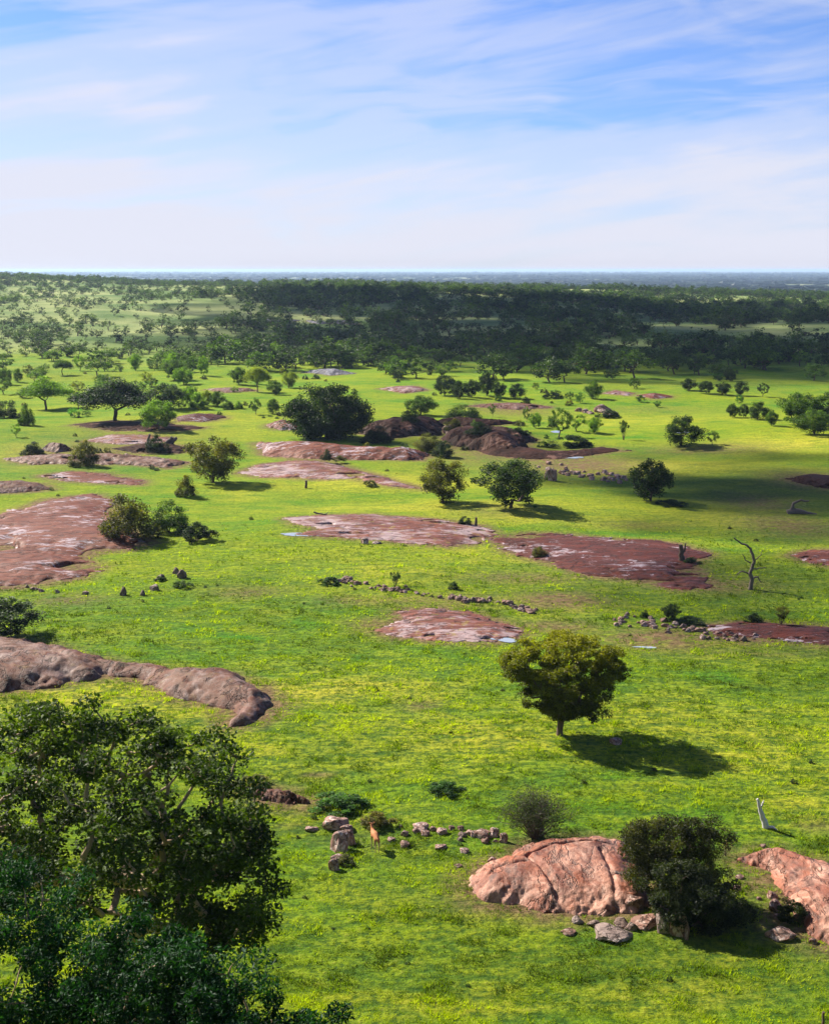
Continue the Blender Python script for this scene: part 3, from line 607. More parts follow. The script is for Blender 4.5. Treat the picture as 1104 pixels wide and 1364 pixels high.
T = [
 ('tree','round dark green tree standing alone on the shaded meadow at right','tree','round',0,866,667,62,608,DARK),
 ('tree','wide dark tree with several thin trunks, right of the pale topped tree in mid meadow','tree','round',1,680,676,96,610,DUL),
 ('tree','bushy tree with pale cream green top left of the wide multi trunk tree','tree','round',2,590,670,66,608,OLI),
 ('tree','yellow topped dark tree casting a long shadow beside the left rocks','tree','round',0,284,643,80,578,OLI),
 ('umbrella_tree','dark spreading umbrella shaped tree with a forked bare trunk at left','tree','umbrella',1,154,562,108,505,DARK),
 ('umbrella_tree','light green flat topped tree near the left edge','tree','umbrella',1,62,546,62,502,BRI),
 ('tree','vivid green low tree right of the dark umbrella shaped tree','tree','round',1,212,572,54,532,BRI),
 ('tree','broad leaning dark tree alone on the bright meadow at right','tree','round',2,906,594,60,552,DUL),
 ('tree','tiny tree beside the broad dark tree on the bright meadow','tree','loose',0,948,592,18,572,MID),
 ('tree','rounded green tree behind the humped dark rock mass','tree','round',0,560,553,46,525,MID),
 ('tree','taller of the bright trees right of the humped rock mass','tree','loose',1,744,582,34,541,MID),
 ('tree','small bright tree just right of the taller one beyond the humped rocks','tree','loose',2,767,574,28,550,BRI),
 ('tree','small round tree third in the line right of the humped rocks','tree','round',1,791,577,22,555,BRI),
 ('fan_shaped_bush','fan shaped bare grey green bush on the bright meadow','bush','fan',0,830,586,24,557,DUL),
 ('tree','upright light green tree at the far edge of the bright meadow','tree','round',2,789,531,26,505,MID),
 ('tree','thin sapling above the small trees right of the humped rocks','tree','loose',0,701,562,12,540,MID),
 ('tree','little bright green tree beside the thin sapling','tree','round',1,713,570,20,549,BRI),
 ('tree','slender sapling beyond the humped rocks','tree','loose',1,656,555,12,537,MID),
 ('bush','long low hedge like green bush behind the humped rocks','bush','bush',1,618,557,52,537,MID),
 ('tree','first small dark tree left of the big clump at the right edge','tree','round',0,975,556,17,536,DUL),
 ('tree','second small dark tree left of the big clump at the right edge','tree','round',1,990,556,16,538,DUL),
 ('tree','broadest dark tree left of the big clump at the right edge','tree','round',2,1008,559,34,534,DUL),
 ('tree','small tree standing just before the big clump at the right edge','tree','round',0,1027,567,18,545,MID),
 ('tree','bright crowned large tree at the left of the clump on the right edge','tree','round',1,1062,566,58,522,MID),
 ('tree','green tree in front of the clump on the right edge','tree','round',2,1084,579,52,543,MID),
 ('tree','tree at the very right edge behind the clump','tree','round',0,1104,566,58,520,MID),
 ('bush','green leafy bush standing before the light flat topped tree at left edge','bush','bush',0,37,567,24,534,MID),
 ('bush','dark low bush on the left edge beside the leafy bush','bush','bush',1,8,557,38,532,DUL),
 ('tree','tiny bright sapling in the grass at far left','tree','loose',2,22,582,14,563,BRI),
 ('bush','dark rounded shrub in the middle of the left rocks','bush','bush',2,114,621,44,583,OLI),
 ('bush','dark green low shrub left of the brown boulder','bush','bush',0,44,605,32,586,DARK),
 ('bush','dark shrub on the rock shelf beside the weathered logs','bush','bush',1,208,602,36,577,DARK),
 ('bush','leaning brown green shrub below the yellow topped tree','bush','bush',2,247,662,32,630,OLI),
 ('bush','larger yellow green bush on the red slab, left of its pair','bush','bush',0,170,718,82,650,OLI),
 ('bush','lower green bush on the red slab, right of its pair','bush','bush',1,228,710,60,662,MID),
 ('bush','trailing dark bush spilling over rock at the right of the paired bushes','bush','mat',2,262,720,56,685,DARK),
 ('bush','dark bush on top of the long grey rock at the left edge','bush','bush',2,15,838,96,792,DUL,0.8),
 ('bush','small dark shrub growing on the maroon rock dome','bush','bush',1,436,613,18,597,DARK,0.6),
 ('bush','flat dark shrub beside the small shrub on the maroon rock dome','bush','mat',0,452,614,22,603,OLI,.4),
 ('bush','dark shrub at the right foot of the big dark tree','bush','bush',0,502,590,46,564,DARK),
 ('bush','brownish bush in front of the humped rock mass','bush','bush',1,570,601,42,575,OLI),
 ('bush','round dark bush in front of the humped rocks beside the brownish one','bush','bush',2,592,609,34,585,DARK),
 ('bush','low dark thicket at the right end of the humped rocks','bush','mat',1,760,594,70,573,DARK),
 ('bush','small bush on the long mid meadow slab, left part of dark slab','bush','bush',0,718,742,24,725,OLI),
 ('bush','dark little bush on the grass beside a stub, above the long thin slab','bush','bush',1,619,700,22,686,DARK),
 ('bush','small feathery dark bush amid the row of stones','bush','fan',1,526,783,26,759,DUL),
 ('bush','tiny dark bush above the second row of stones','bush','bush',2,604,785,16,773,DUL),
 ('bush','ball shaped black green bush above the right stone scatter','bush','round',1,893,828,26,803,DARK),
 ('bush','low dark scrub right of the ball shaped bush','bush','mat',0,918,830,50,815,DUL),
 ('bush','small low bush beside the wind bent shrub at right','bush','bush',1,1003,828,26,815,DARK),
 ('bush','wind bent thin shrub beside the wet slab on the right','bush','fan',2,1040,832,34,805,OLI),
 ('bush','small dark shrub left of the stone scatter at right','bush','bush',0,858,822,14,811,DUL),
 ('bush','low grassy bush at the foot of the dark burnt stump','bush','mat',1,920,750,28,739,DUL),
 ('bush','low dark green ground bush right of the broken rock line','bush','mat',2,455,1077,86,1048,(0.05,0.13,0.012)),
 ('bush','small dark green bush alone in the near meadow','bush','mat',0,594,1055,54,1032,(0.04,0.11,0.012)),
 ('bush','flat grey green scrub next to the big left tree crown','bush','mat',1,335,1048,60,1028,OLI),
 ('bush','dry yellowish bush behind the upright stones near the antelope','bush','mat',2,500,1102,56,1073,(0.13,0.12,0.02)),
 ('bush','small dry bush among the upright stones','bush','mat',0,460,1150,34,1131,(0.08,0.09,0.02)),
 ('bush','small green bush beside the two round stones at left','bush','mat',1,244,782,32,768,MID),
 ('bush','green mossy bush left of the two round stones','bush','mat',2,213,774,20,764,MID),
 ('bush','low dark mound bush right of the lone round tree','bush','mat',0,893,673,46,661,DUL),
 ('bush','spiky dark bush at the left tip of the stone row','bush','mat',2,440,778,34,763,(0.03,0.08,0.012)),
 ('bush','low weedy bush left of the stub in mid meadow','bush','mat',1,493,648,22,635,(0.09,0.11,0.015)),
 ('bush','light green bush right of the dark umbrella tree group','bush','bush',2,262,545,30,520,BRI),
 ('bush','dark bush growing on top of the rearmost left rock hump','bush','bush',0,545,566,36,544,DARK,1.5),
 ('bush','dark bush growing on the crest of the broadest rock hump','bush','bush',1,640,580,40,560,DARK,2.0),
 ('bush','olive bush wedged between the rock humps','bush','bush',2,604,574,30,556,OLI,1.0),
 ('bush','dark bush at the upper right of the humped rocks','bush','mat',0,690,580,36,564,DARK,1.0),
 ('tree','dark tree touching the back of the umbrella shaped tree','tree','round',0,222,545,56,508,DUL),
 ('tree','pale leafed small tree in the bright left meadow','tree','loose',1,105,545,18,520,BRI),
 ('tree','small round green tree left of the big dark tree','tree','round',2,363,551,19,530,MID),
 ('tree','small leafy tree with yellow foot left of the big dark tree','tree','loose',0,341,552,16,528,MID),
 ('tree','bright yellow green umbrella tree at the woodland edge','tree','umbrella',2,343,522,34,487,LIT),
 ('tree','light green round tree right of the bright umbrella tree','tree','round',0,385,517,24,492,LIT),
 ('tree','green tree just behind the bright umbrella tree','tree','round',1,318,512,26,488,MID),
 ('tree','small green tree before the light green round tree','tree','round',2,367,526,22,506,MID),
 ('tree','bright green small tree left of the low rock shelf','tree','round',0,250,537,22,513,BRI),
 ('tree','pale yellow green tree amid the green cluster at left','tree','round',1,276,540,18,519,LIT),
 ('tree','darker green round tree right of the pale one in the left cluster','tree','round',2,290,541,22,520,MID),
 ('tree','green tree at the far left by the light flat topped tree','tree','loose',2,5,525,26,500,MID),
 ('bush','small green bush in front of the brown shelf at left centre','bush','bush',0,303,545,20,531,MID),
 ('bush','green bush right of the brown shelf in the left cluster','bush','bush',1,318,544,16,533,BRI),
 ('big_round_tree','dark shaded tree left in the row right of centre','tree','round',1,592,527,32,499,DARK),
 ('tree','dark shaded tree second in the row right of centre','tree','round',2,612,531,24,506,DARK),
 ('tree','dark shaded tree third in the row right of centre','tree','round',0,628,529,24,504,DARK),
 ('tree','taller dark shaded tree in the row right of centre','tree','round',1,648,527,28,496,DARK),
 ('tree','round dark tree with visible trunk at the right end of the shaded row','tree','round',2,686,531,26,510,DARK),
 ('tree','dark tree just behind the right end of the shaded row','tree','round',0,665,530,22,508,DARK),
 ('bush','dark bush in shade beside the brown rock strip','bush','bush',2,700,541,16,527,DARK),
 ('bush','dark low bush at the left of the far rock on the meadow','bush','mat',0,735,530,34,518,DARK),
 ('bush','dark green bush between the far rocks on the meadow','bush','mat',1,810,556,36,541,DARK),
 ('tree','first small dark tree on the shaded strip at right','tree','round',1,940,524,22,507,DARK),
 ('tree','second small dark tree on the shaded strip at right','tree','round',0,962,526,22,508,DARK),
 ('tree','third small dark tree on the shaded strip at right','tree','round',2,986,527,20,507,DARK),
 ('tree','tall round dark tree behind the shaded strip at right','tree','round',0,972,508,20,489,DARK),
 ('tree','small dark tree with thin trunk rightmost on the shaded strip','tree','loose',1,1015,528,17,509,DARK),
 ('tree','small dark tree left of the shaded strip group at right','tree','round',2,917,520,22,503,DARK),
 ('tree','dark green dense tree left of the fork in the sunlit far field','tree','round',1,233,506,36,478,MID),
 ('tree','bright round tree in the sunlit far field','tree','round',2,229,497,32,468,BRI),
 ('tree','bright green tree with rounded crown right in the sunlit far field','tree','round',0,245,512,30,487,BRI),
 ('tree','light green tree at the left of the sunlit far field','tree','round',1,181,494,20,471,BRI),
 ('tree','spreading dark tree alone in the sunlit far field','tree','umbrella',0,84,500,26,477,MID),
 ('tree','light green tree right of the spreading one in the far field','tree','loose',0,107,494,20,471,BRI),
 ('tree','small dark tree at the left edge of the far field','tree','round',2,24,509,14,490,MID),
 ('tree','small green tree at the left margin of the far field','tree','round',0,8,512,20,488,MID),
 ('tree','bright little tree right of the far field trees','tree','round',1,271,500,16,474,BRI),
]
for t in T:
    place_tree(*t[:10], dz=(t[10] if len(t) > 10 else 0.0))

# --- the big trees with their own shapes
def ell_pts(r, n, ctr, rad, shell=0.5, low=-1.0):
    o = []
    while len(o) < n:
        p = r.uniform(-1, 1, 3); q = np.linalg.norm(p)
        if q > 1 or p[2] < low or r.random() > (q**2 if shell else 1)+ (1-shell)*0.4: continue
        o.append(p*np.array(rad)+np.array(ctr))
    return np.array(o)
def custom_tree(name, label, base, clumps, crad, nl, leaf, col, fork, r0, seed, mat=None, bark=None, up=.35, aspect=.55, branch_n=6, cat='tree', crown='crown', gap=0.0, czs=.75, every=1, sun_tint=0.0):
    r = np.random.default_rng(seed)
    e = bpy.data.objects.new(name, None); sc.collection.objects.link(e); e.location = base
    nc = len(clumps); per = max(1, nl//nc)
    rad = crad*r.uniform(0.55, 1.3, nc)
    P = r.normal(size=(nc, per, 3)); P /= np.linalg.norm(P, axis=2)[:, :, None]; P *= r.random((nc, per, 1))**0.42
    P = P*np.array([1, 1, czs])*rad[:, None, None] + clumps[:, None]
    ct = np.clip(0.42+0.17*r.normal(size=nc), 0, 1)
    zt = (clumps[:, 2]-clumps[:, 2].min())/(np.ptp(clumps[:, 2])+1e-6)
    Tn = np.clip(ct[:, None]-sun_tint*.4+sun_tint*zt[:, None]**2*1.6+0.13*r.normal(size=(nc, per)), 0, 1)  # tint rises with height: sunlit crown top put into the leaf colour
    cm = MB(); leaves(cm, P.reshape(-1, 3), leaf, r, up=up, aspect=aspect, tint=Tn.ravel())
    link(crown, cm.mesh(crown, [mat or M_leaf]), e, color=col)
    tm = MB(); grow(tm, (0, 0, -0.3), np.array(fork, float), clumps[::every], r0, branch_n, 0, r)
    link('trunk', tm.mesh('trunk', [bark or M_bark]), e)
    tag(e, label, cat); return e
# acacia alone in the meadow
b = at(745, 979); r = np.random.default_rng(5)
cl = np.concatenate([ell_pts(r, 190, (0.3, 0, 5.3), (4.4, 3.3, 2.3), low=-.8), ell_pts(r, 110, (0.5, 0, 3.5), (3.5, 2.7, 2.2)), ell_pts(r, 14, (3.9, 0.3, 5.4), (1.0, 1.4, .8)), ell_pts(r, 26, (1.2, -.2, 2.2), (2.6, 2.0, .8)), ell_pts(r, 8, (-3.6, 0, 5.2), (1.0, 1.2, .8))])
custom_tree('acacia_tree', 'large lone acacia with rounded yellow topped crown casting a long shadow on the near meadow', b, cl, 0.56, 62000, 0.19, (0.100, 0.112, 0.005), (0.1, 0, 1.5), 0.21, 5, sun_tint=0.55, every=3, aspect=.45, czs=.6, up=.2)
# big dark tree behind the maroon dome
b = at(437, 583); m = mpp(b); r = np.random.default_rng(6)
S = m
cl = np.concatenate([ell_pts(r, 110, (0, 0, 34*S), (46*S, 46*S, 38*S), low=-.8), ell_pts(r, 40, (0, -10*S, 14*S), (46*S, 34*S, 12*S)), ell_pts(r, 30, (30*S, 0, 26*S), (28*S, 24*S, 22*S), low=-.8), ell_pts(r, 30, (-34*S, 0, 27*S), (25*S, 24*S, 22*S), low=-.8)])
custom_tree('big_round_tree', 'very large dense black green tree behind the maroon rock dome', b, cl, 1.7, 46000, 0.38, DARK, (0, 0, 10*S), 0.5, 6, every=3)
# large near tree on the left
b = np.array([-13.2, 51.0, 0.0]); b[2] = float(h(b[0], b[1])); r = np.random.default_rng(8)
cl = np.concatenate([ell_pts(r, 200, (0.6, 0, 10.9), (6.8, 6.0, 4.1), low=-.75), ell_pts(r, 55, (4.9, -0.3, 8.3), (2.9, 3.3, 2.3)), ell_pts(r, 16, (5.3, -1.2, 6.6), (2.2, 1.6, .8)), ell_pts(r, 50, (-6.0, 0, 9.2), (3.5, 4.0, 3.0)), ell_pts(r, 18, (-1.2, 0, 14.6), (2.8, 2.0, 1.0))])
custom_tree('broad_tree', 'large near tree with glossy dark leaves and pale twisting branches, cut by the left edge', b, cl, 0.80, 54000, 0.20, (0.042, 0.074, 0.005), (0.5, 0, 4.2), 0.50, 8, mat=M_leafgloss, bark=M_palebark, aspect=.62, branch_n=6, czs=.6)
# dense foreground tree below it
def fg(px, py, Y, cr, seed, n, label):
    n = int(n*1.5)
    d = ray(px, py); t = Y/d[1]; top = np.array([0, 0, CAMZ])+d*t
    g = float(h(top[0], top[1])); Hh = top[2]-g
    r = np.random.default_rng(seed)
    cl = np.concatenate([ell_pts(r, n, (0, 0, Hh*0.52), (cr, cr*.9, Hh*0.46), low=-.9), ell_pts(r, n//3, (cr*.5, 0, Hh*0.45), (cr*.8, cr*.7, Hh*0.40))])
    return custom_tree('leafy_shrub', label, np.array([top[0], top[1], g]), cl, 0.42, n*260, 0.12, (0.012, 0.050, 0.016), (0, 0, Hh*.12), 0.12, seed, mat=M_leafgloss, bark=M_palebark, aspect=.38, branch_n=4, up=.1, cat='shrub', crown='foliage', every=3)
fg(10, 1140, 25, 3.0, 31, 120, 'tallest foreground shrub of narrow blue green leaves in the lower left corner')
fg(150, 1205, 24, 2.3, 32, 110, 'foreground shrub of narrow blue green leaves second from the left edge')
fg(285, 1262, 23, 1.9, 33, 80, 'foreground shrub of narrow leaves third from the left edge, right of the tallest ones')
fg(400, 1325, 23, 1.4, 34, 60, 'lowest foreground shrub of narrow leaves beside the open grass at the bottom')
# dark thorny bush tree on the boulder at lower right
b = at(886, 1196); r = np.random.default_rng(9)
cl = np.concatenate([ell_pts(r, 110, (0.1, 0, 2.9), (2.6, 2.0, 1.5)), ell_pts(r, 80, (0.2, -.3, 1.5), (2.4, 1.6, 1.4)), ell_pts(r, 9, (1.5, 0, 4.1), (1.5, .8, .7)), ell_pts(r, 6, (2.9, 0, 3.4), (.7, .5, .4)), ell_pts(r, 8, (-1.6, 0, 3.7), (.8, .8, .5)), ell_pts(r, 40, (1.9, -.8, 1.2), (1.6, 1.0, 1.0))])
custom_tree('thorn_tree', 'dense dark brown green thorn tree growing between the two pink boulders', b, cl, 0.5, 50000, 0.125, (0.040, 0.045, 0.010), (0, 0, .6), 0.14, 9, aspect=.5, every=2, up=.2)
b = at(935, 1240); r = np.random.default_rng(10)
cl = np.concatenate([ell_pts(r, 90, (0, 0, 1.1), (1.9, 1.2, 1.2), low=-.8), ell_pts(r, 60, (-1.2, .8, 1.9), (2.0, 1.2, 1.3)), ell_pts(r, 20, (-1.4, 0, .9), (.9, .9, .8)), ell_pts(r, 36, (1.3, .3, 1.1), (1.3, .8, 1.0))])
custom_tree('thorn_bush', 'low dark bush tumbling over upright stones below the thorn tree', b, cl, 0.42, 40000, 0.125, (0.028, 0.040, 0.011), (0, 0, .2), 0.07, 10, aspect=.5, every=2, cat='bush', crown='foliage')
b = at(1052, 1228); r = np.random.default_rng(12)
custom_tree('thorn_bush', 'small dark bush at the foot of the right hand pink boulder', b, ell_pts(r, 16, (0, 0, .55), (.7, .6, .5), low=-.8), 0.3, 4500, 0.09, (0.028, 0.040, 0.011), (0, 0, .2), 0.04, 12, every=2, cat='bush', crown='foliage')

# twiggy grey bush
def twiggy(name, label, px, py, w, top, n, col, leafn, cat='bush', spread=1.0, mat=None, rad=.03, seed=1):
    p = at(px, py); m = mpp(p); r = np.random.default_rng(seed)
    Hm = (py-top)*m*1.0; Wm = w*m
    tm = MB(); tips = []
    for k in range(n):
        a = r.random()*6.283; s = math.sqrt(r.random()); el_ = 1-0.55*s*s
        e = np.array([math.cos(a)*s*Wm*.5*spread, math.sin(a)*s*Wm*.4*spread, Hm*el_*r.uniform(.75, 1)])
        q0 = np.array([e[0]*.08, e[1]*.08, 0]); mid = e*np.array([.35, .35, .5])+r.normal(size=3)*.04*Hm
        tube(tm, [q0, mid, e], [rad, rad*.6, rad*.2], 4)
        for j in range(4):
            s0 = mid+(e-mid)*r.random(); e2 = s0+np.array([r.normal()*.2*Wm, r.normal()*.2*Wm, abs(r.normal())*.16*Hm+.05*Hm])*.7
            tube(tm, [s0, e2], [rad*.35, rad*.12], 3); tips += [s0+(e2-s0)*q for q in (.3, .6, 1)]
    o = bpy.data.objects.new(name, None); sc.collection.objects.link(o); o.location = p
    link('stem', tm.mesh('stem', [mat or M_greywood]), o)
    tips = np.array(tips); pts = tips[r.integers(0, len(tips), leafn)]+r.normal(size=(leafn, 3))*.09*Hm*.6
    pts[:, 2] = np.maximum(pts[:, 2], .05)
    cm = MB(); leaves(cm, pts, .10 if m < .06 else m*1.8, r, tint=np.clip(r.normal(.5, .2, leafn), 0, 1))
    link('foliage', cm.mesh('foliage', [M_leaf]), o, color=col); tag(o, label, cat); return o
twiggy('twiggy_bush', 'bare twiggy grey bush behind the big pink boulder', 712, 1116, 96, 1046, 120, (0.040, 0.058, 0.018), 8000, seed=3, spread=1.1)
twiggy('dry_weed', 'thin dry reddish weed right of the thorn tree', 965, 1140, 22, 1112, 10, (0.10, 0.07, 0.02), 160, cat='weed', seed=4, rad=.015)

# ---------------------------------------------------------------- far woodland
def topx_v(x, y, z):
    Y = y*CP - (z-CAMZ)*SP; Z = y*SP + (z-CAMZ)*CP
    return W0/2+F*x/Y, H0/2-F*Z/Y
def density(px, py, x, y):
    nz = fbm(x/55, y/80, 3, 61); nb = fbm(x/160, y/220, 3, 62)
    right = sstep(330, 470, px + 120*nb)
    d_r = sstep(508, 484, py+22*nb+ 0.0*px)*(0.75+1.5*nz)
    d_r = np.where((px > 590) & (px < 700) & (py > 394) & (py < 403), 0.15, d_r)
    d_r = np.where((px > 980) & (py > 434) & (py < 447), 0.15, d_r)
    d_r = np.where((px > 560) & (px < 650) & (py > 452) & (py < 472), d_r*0.35, d_r)
    d_r = d_r*(0.12+0.88*sstep(-0.36, -0.14, fbm(x/80, y/70, 3, 63)))
    edge = sstep(500, 480, py)
    d_l = 1.0*sstep(425, 452, py)*edge*(0.75+1.5*nz) + (0.10+1.0*np.clip(nz-0.24, 0, 1))*sstep(450, 425, py) + 0.8*sstep(386, 376, py)
    sparse = 0.10*sstep(548, 500, py)*(nz > 0.0)*(px < 800)+0.30*sstep(520, 490, py)*(nb > 0.05)
    return np.clip(d_l*(1-right)+d_r*right, 0, 1)+sparse
r = np.random.default_rng(77)
xs_, ys_ = [], []
n = 26000
yy = r.uniform(340, 1900, n*2); xx = r.uniform(-1, 1, n*2)*0.36*1900
k = np.abs(xx) < 0.345*yy; xx = xx[k]; yy = yy[k]
zz = h(xx, yy); px, py = topx_v(xx, yy, zz)
acc = r.random(len(xx)) < density(px, py, xx, yy)*0.46
# keep the sunlit field, the rocks and the named trees clear
named = np.array([(t[5], t[6]) for t in T])
for (qx, qy) in named:
    acc &= ~((np.abs(px-qx) < 13) & (np.abs(py-qy) < 7) & (py > 488))
acc &= slabdist(xx, yy) > 4
acc &= ~((np.abs(px-437) < 70) & (py > 495) & (py < 590)) 
xx, yy, zz, px, py = xx[acc], yy[acc], zz[acc], px[acc], py[acc]
o_ = np.argsort(yy); xx, yy, zz, px, py = [q[o_] for q in (xx, yy, zz, px, py)]
sz = (4.5+8.5*r.random(len(xx))**1.7)*np.where(px < 330+90*fbm(xx/50, yy/50, 2, 9), 0.62, 1.0)
inview = (px > -20) & (px < 1124)
idx = np.where(inview)[0][:180]
ind = np.zeros(len(xx), bool); ind[idx] = True
kinds = ['round', 'round', 'umbrella', 'round', 'loose']
for i in idx:
    kd = kinds[i % 5]; kk = int(i*7 % 3); me, _ = get_proto(kd, kk, 1)
    c = 0.7+0.7*r.random(); base = DUL if px[i] > 330 and r.random() < .7 else MID
    o = link('tree', me, loc=(xx[i], yy[i], zz[i]-.1), color=tuple(q*c for q in base))
    wd = sz[i]*1.15; o.scale = (wd, wd, sz[i]*.8); o.rotation_euler[2] = r.random()*6.28
    if px[i] < 330: tag(o, 'small dark tree scattered over the pale grassy slope at left', 'tree', 'small trees on the left slope')
    elif px[i] < 760: tag(o, 'small dark tree along the shaded front of the woodland in the centre', 'tree', 'front trees of the central woodland')
    else: tag(o, 'small dark tree along the shaded front of the woodland at right', 'tree', 'front trees of the right woodland')
rq = np.random.default_rng(12)
SHR = []
def shrubs(x0, x1, y0, y1, n, label, group, wmin=5, wmax=13, kind='bush', cols=None, cat='shrub'):
    k = 0
    while k < n:
        a_, b_ = rq.uniform(x0, x1), rq.uniform(y0, y1)
        c_ = at(a_, b_)
        if slabdist(np.array([c_[0]]), np.array([c_[1]]))[0] < 0.5: continue
        w = rq.uniform(wmin, wmax); m_ = mpp(c_); me, _ = get_proto(kind, k % 3, 1)
        cc = (cols or [DUL, MID, OLI, DARK])[k % len(cols or [0]*4)]
        o = link(cat, me, loc=(c_[0], c_[1], c_[2]-.05), color=tuple(q*rq.uniform(.7, 1.3) for q in cc)); o.scale = (w*m_, w*m_, w*m_*rq.uniform(.5, .9)); o.rotation_euler[2] = rq.uniform(0, 6)
        tag(o, label, cat, group); k += 1
shrubs(0, 420, 497, 560, 34, 'small roundish shrub dotted over the left meadow below the woodland', 'small shrubs of the left meadow')
shrubs(420, 800, 498, 545, 22, 'small dark shrub dotted over the meadow right of the biggest dark tree', 'small shrubs of the central meadow')
shrubs(480, 740, 560, 606, 14, 'small dark shrub on the grass round the humped dark rocks', 'shrubs round the humped rocks', 8, 18)
shrubs(0, 260, 565, 640, 12, 'small dark shrub between the rocks at left', 'shrubs between the left rocks', 5, 12)
shrubs(60, 1090, 625, 900, 40, 'tiny dark weed tuft scattered over the middle meadow', 'weed tufts of the middle meadow', 3, 8)
shrubs(380, 1090, 880, 1340, 34, 'tiny dark weed tuft scattered over the near meadow', 'weed tufts of the near meadow', 4, 11)
shrubs(0, 440, 500, 556, 22, 'small lime green tree on the left meadow below the woodland', 'lime green trees of the left meadow', 12, 24, 'round', [BRI, LIT, MID], 'tree')
shrubs(560, 1000, 500, 545, 12, 'small green tree on the far bright meadow right of centre', 'green trees of the far bright meadow', 10, 20, 'round', [MID, DUL], 'tree')
def low_tree(kind, seed, nl, ls):
    rr = np.random.default_rng(seed); cm, _ = proto(kind, seed, 12, nl, ls, single=True, trunkr=.03, crs=1.35); 
    m4 = [(v, f, t, m) for v, f, t, m in zip(cm.v, cm.f, cm.t, cm.m) if f.shape[1] == 4]
    # flatten to one vertex array with local indices
    V = np.concatenate(cm.v); Fq = np.concatenate([f for f in cm.f if f.shape[1] == 4]); Tt = np.concatenate([t for f, t in zip(cm.f, cm.t) if f.shape[1] == 4]); Mm = np.concatenate([m for f, m in zip(cm.f, cm.m) if f.shape[1] == 4])
    return V, Fq, Tt, Mm
def mass(name, label, sel, specs, color, mb=None):
    mb = MB()
    rr = np.random.default_rng(9)
    protos = [low_tree(*s) for s in specs]
    ids = np.where(sel)[0]; w = rr.integers(0, len(protos), len(ids))
    for j, (V, Fq, Tt, Mm) in enumerate(protos):
        q = ids[w == j]
        if not len(q): continue
        a = rr.random(len(q))*6.28; s = sz[q]
        R = np.zeros((len(q), 3, 3)); R[:, 0, 0] = np.cos(a); R[:, 0, 1] = -np.sin(a); R[:, 1, 0] = np.sin(a); R[:, 1, 1] = np.cos(a); R[:, 2, 2] = 1
        Vs = V[None]*np.stack([s*1.15, s*1.15, s*.78], 1)[:, None]
        Vw = np.einsum('nij,nvj->nvi', R, Vs)+np.stack([xx[q], yy[q], zz[q]-.1], 1)[:, None]
        Ff = Fq[None]+(np.arange(len(q))*len(V))[:, None, None]
        tt = np.clip(Tt[None]+rr.normal(size=(len(q), 1))*.30, 0, 1)
        mb.add(Vw.reshape(-1, 3), Ff.reshape(-1, 4), tt.ravel(), 0)
        mb.m[-1] = np.tile(Mm, len(q))
    o = link(name, mb.mesh(name, [M_leaf, M_bark]), color=color); tag(o, label, 'woodland', kind='stuff'); return o
rest = ~ind
mass('woodland', 'dense dark green woodland covering the middle distance', rest & (yy < 750), [('round', 1, 420, .085), ('round', 2, 420, .085), ('umbrella', 2, 340, .085), ('round', 3, 420, .085)], DUL)
mass('woodland', 'dense dark green woodland covering the far rise up to its crest', rest & (yy >= 750), [('round', 4, 210, .12), ('round', 5, 210, .12), ('bush', 5, 200, .12), ('round', 6, 210, .12)], DUL)
# blue-green woods on the plain beyond the rise
nfar = 38000
yf = 2300*np.exp(r.random(nfar)*math.log(9)); xf = r.uniform(-1, 1, nfar)*0.36*yf
dn_ = fbm(xf/5200, yf/420, 3, 66)
k = dn_ > 0.02; xf = xf[k]; yf = yf[k]; zf = h(xf, yf)
s = r.uniform(7, 13, len(xf))*(yf/2600)**0.45
th = np.arange(6)/6*6.283
ring = lambda rr, z: np.stack([np.cos(th)*rr, np.sin(th)*rr, np.full(6, z)], 1)
Vb = np.concatenate([ring(.5, .1), ring(.62, .45), ring(.38, .85)])
Fb = np.array([[i, (i+1) % 6, 6+(i+1) % 6, 6+i] for i in range(6)]+[[6+i, 6+(i+1) % 6, 12+(i+1) % 6, 12+i] for i in range(6)]+[[12, 13, 14, 15], [12, 15, 16, 17]])
jit = 1+0.25*r.normal(size=(len(xf), len(Vb), 1))
Vw = Vb[None]*jit*np.stack([s*2.6, s*1.8, s*0.62], 1)[:, None]+np.stack([xf, yf, zf], 1)[:, None]
mb = MB(); mb.add(Vw.reshape(-1, 3), (Fb[None]+(np.arange(len(xf))*len(Vb))[:, None, None]).reshape(-1, 4), np.repeat(np.clip(r.normal(.5, .2, len(xf)), 0, 1), len(Fb)))
o = link('woodland', mb.mesh('woodland', [M_leaf]), color=(0.016, 0.034, 0.018)); tag(o, 'bands of distant blue green woodland on the plain below the horizon', 'woodland', kind='stuff')

# ---------------------------------------------------------------- stones
def stone_mesh(seed, mat, angular=.3, flat=0.7):
    import bmesh
    bm = bmesh.new(); bmesh.ops.create_icosphere(bm, subdivisions=3, radius=.5)
    r = np.random.default_rng(seed)
    pl = [(lambda v: v/np.linalg.norm(v))(r.normal(size=3)) for _ in range(11)]; dd = r.uniform(.24, .42, 11)
    for v in bm.verts:
        c = np.array(v.co)
        for n_, d_ in zip(pl, dd):
            q = c@n_-d_
            if q > 0: c = c-n_*q*.9
        c = c*(1+.06*math.sin(9*c[0]+seed)+.05*math.sin(13*c[1]+5*c[2]+seed))
        v.co = c*np.array([1, .85, flat])*1.2
    me = bpy.data.meshes.new('stone'); bm.to_mesh(me); bm.free(); me.materials.append(mat)
    for p in me.polygons: p.use_smooth = False
    return me
ST = [stone_mesh(i, M_stone, flat=.75) for i in range(5)]; SG = [stone_mesh(20+i, M_greystone, flat=.8) for i in range(3)]
rs = np.random.default_rng(55)
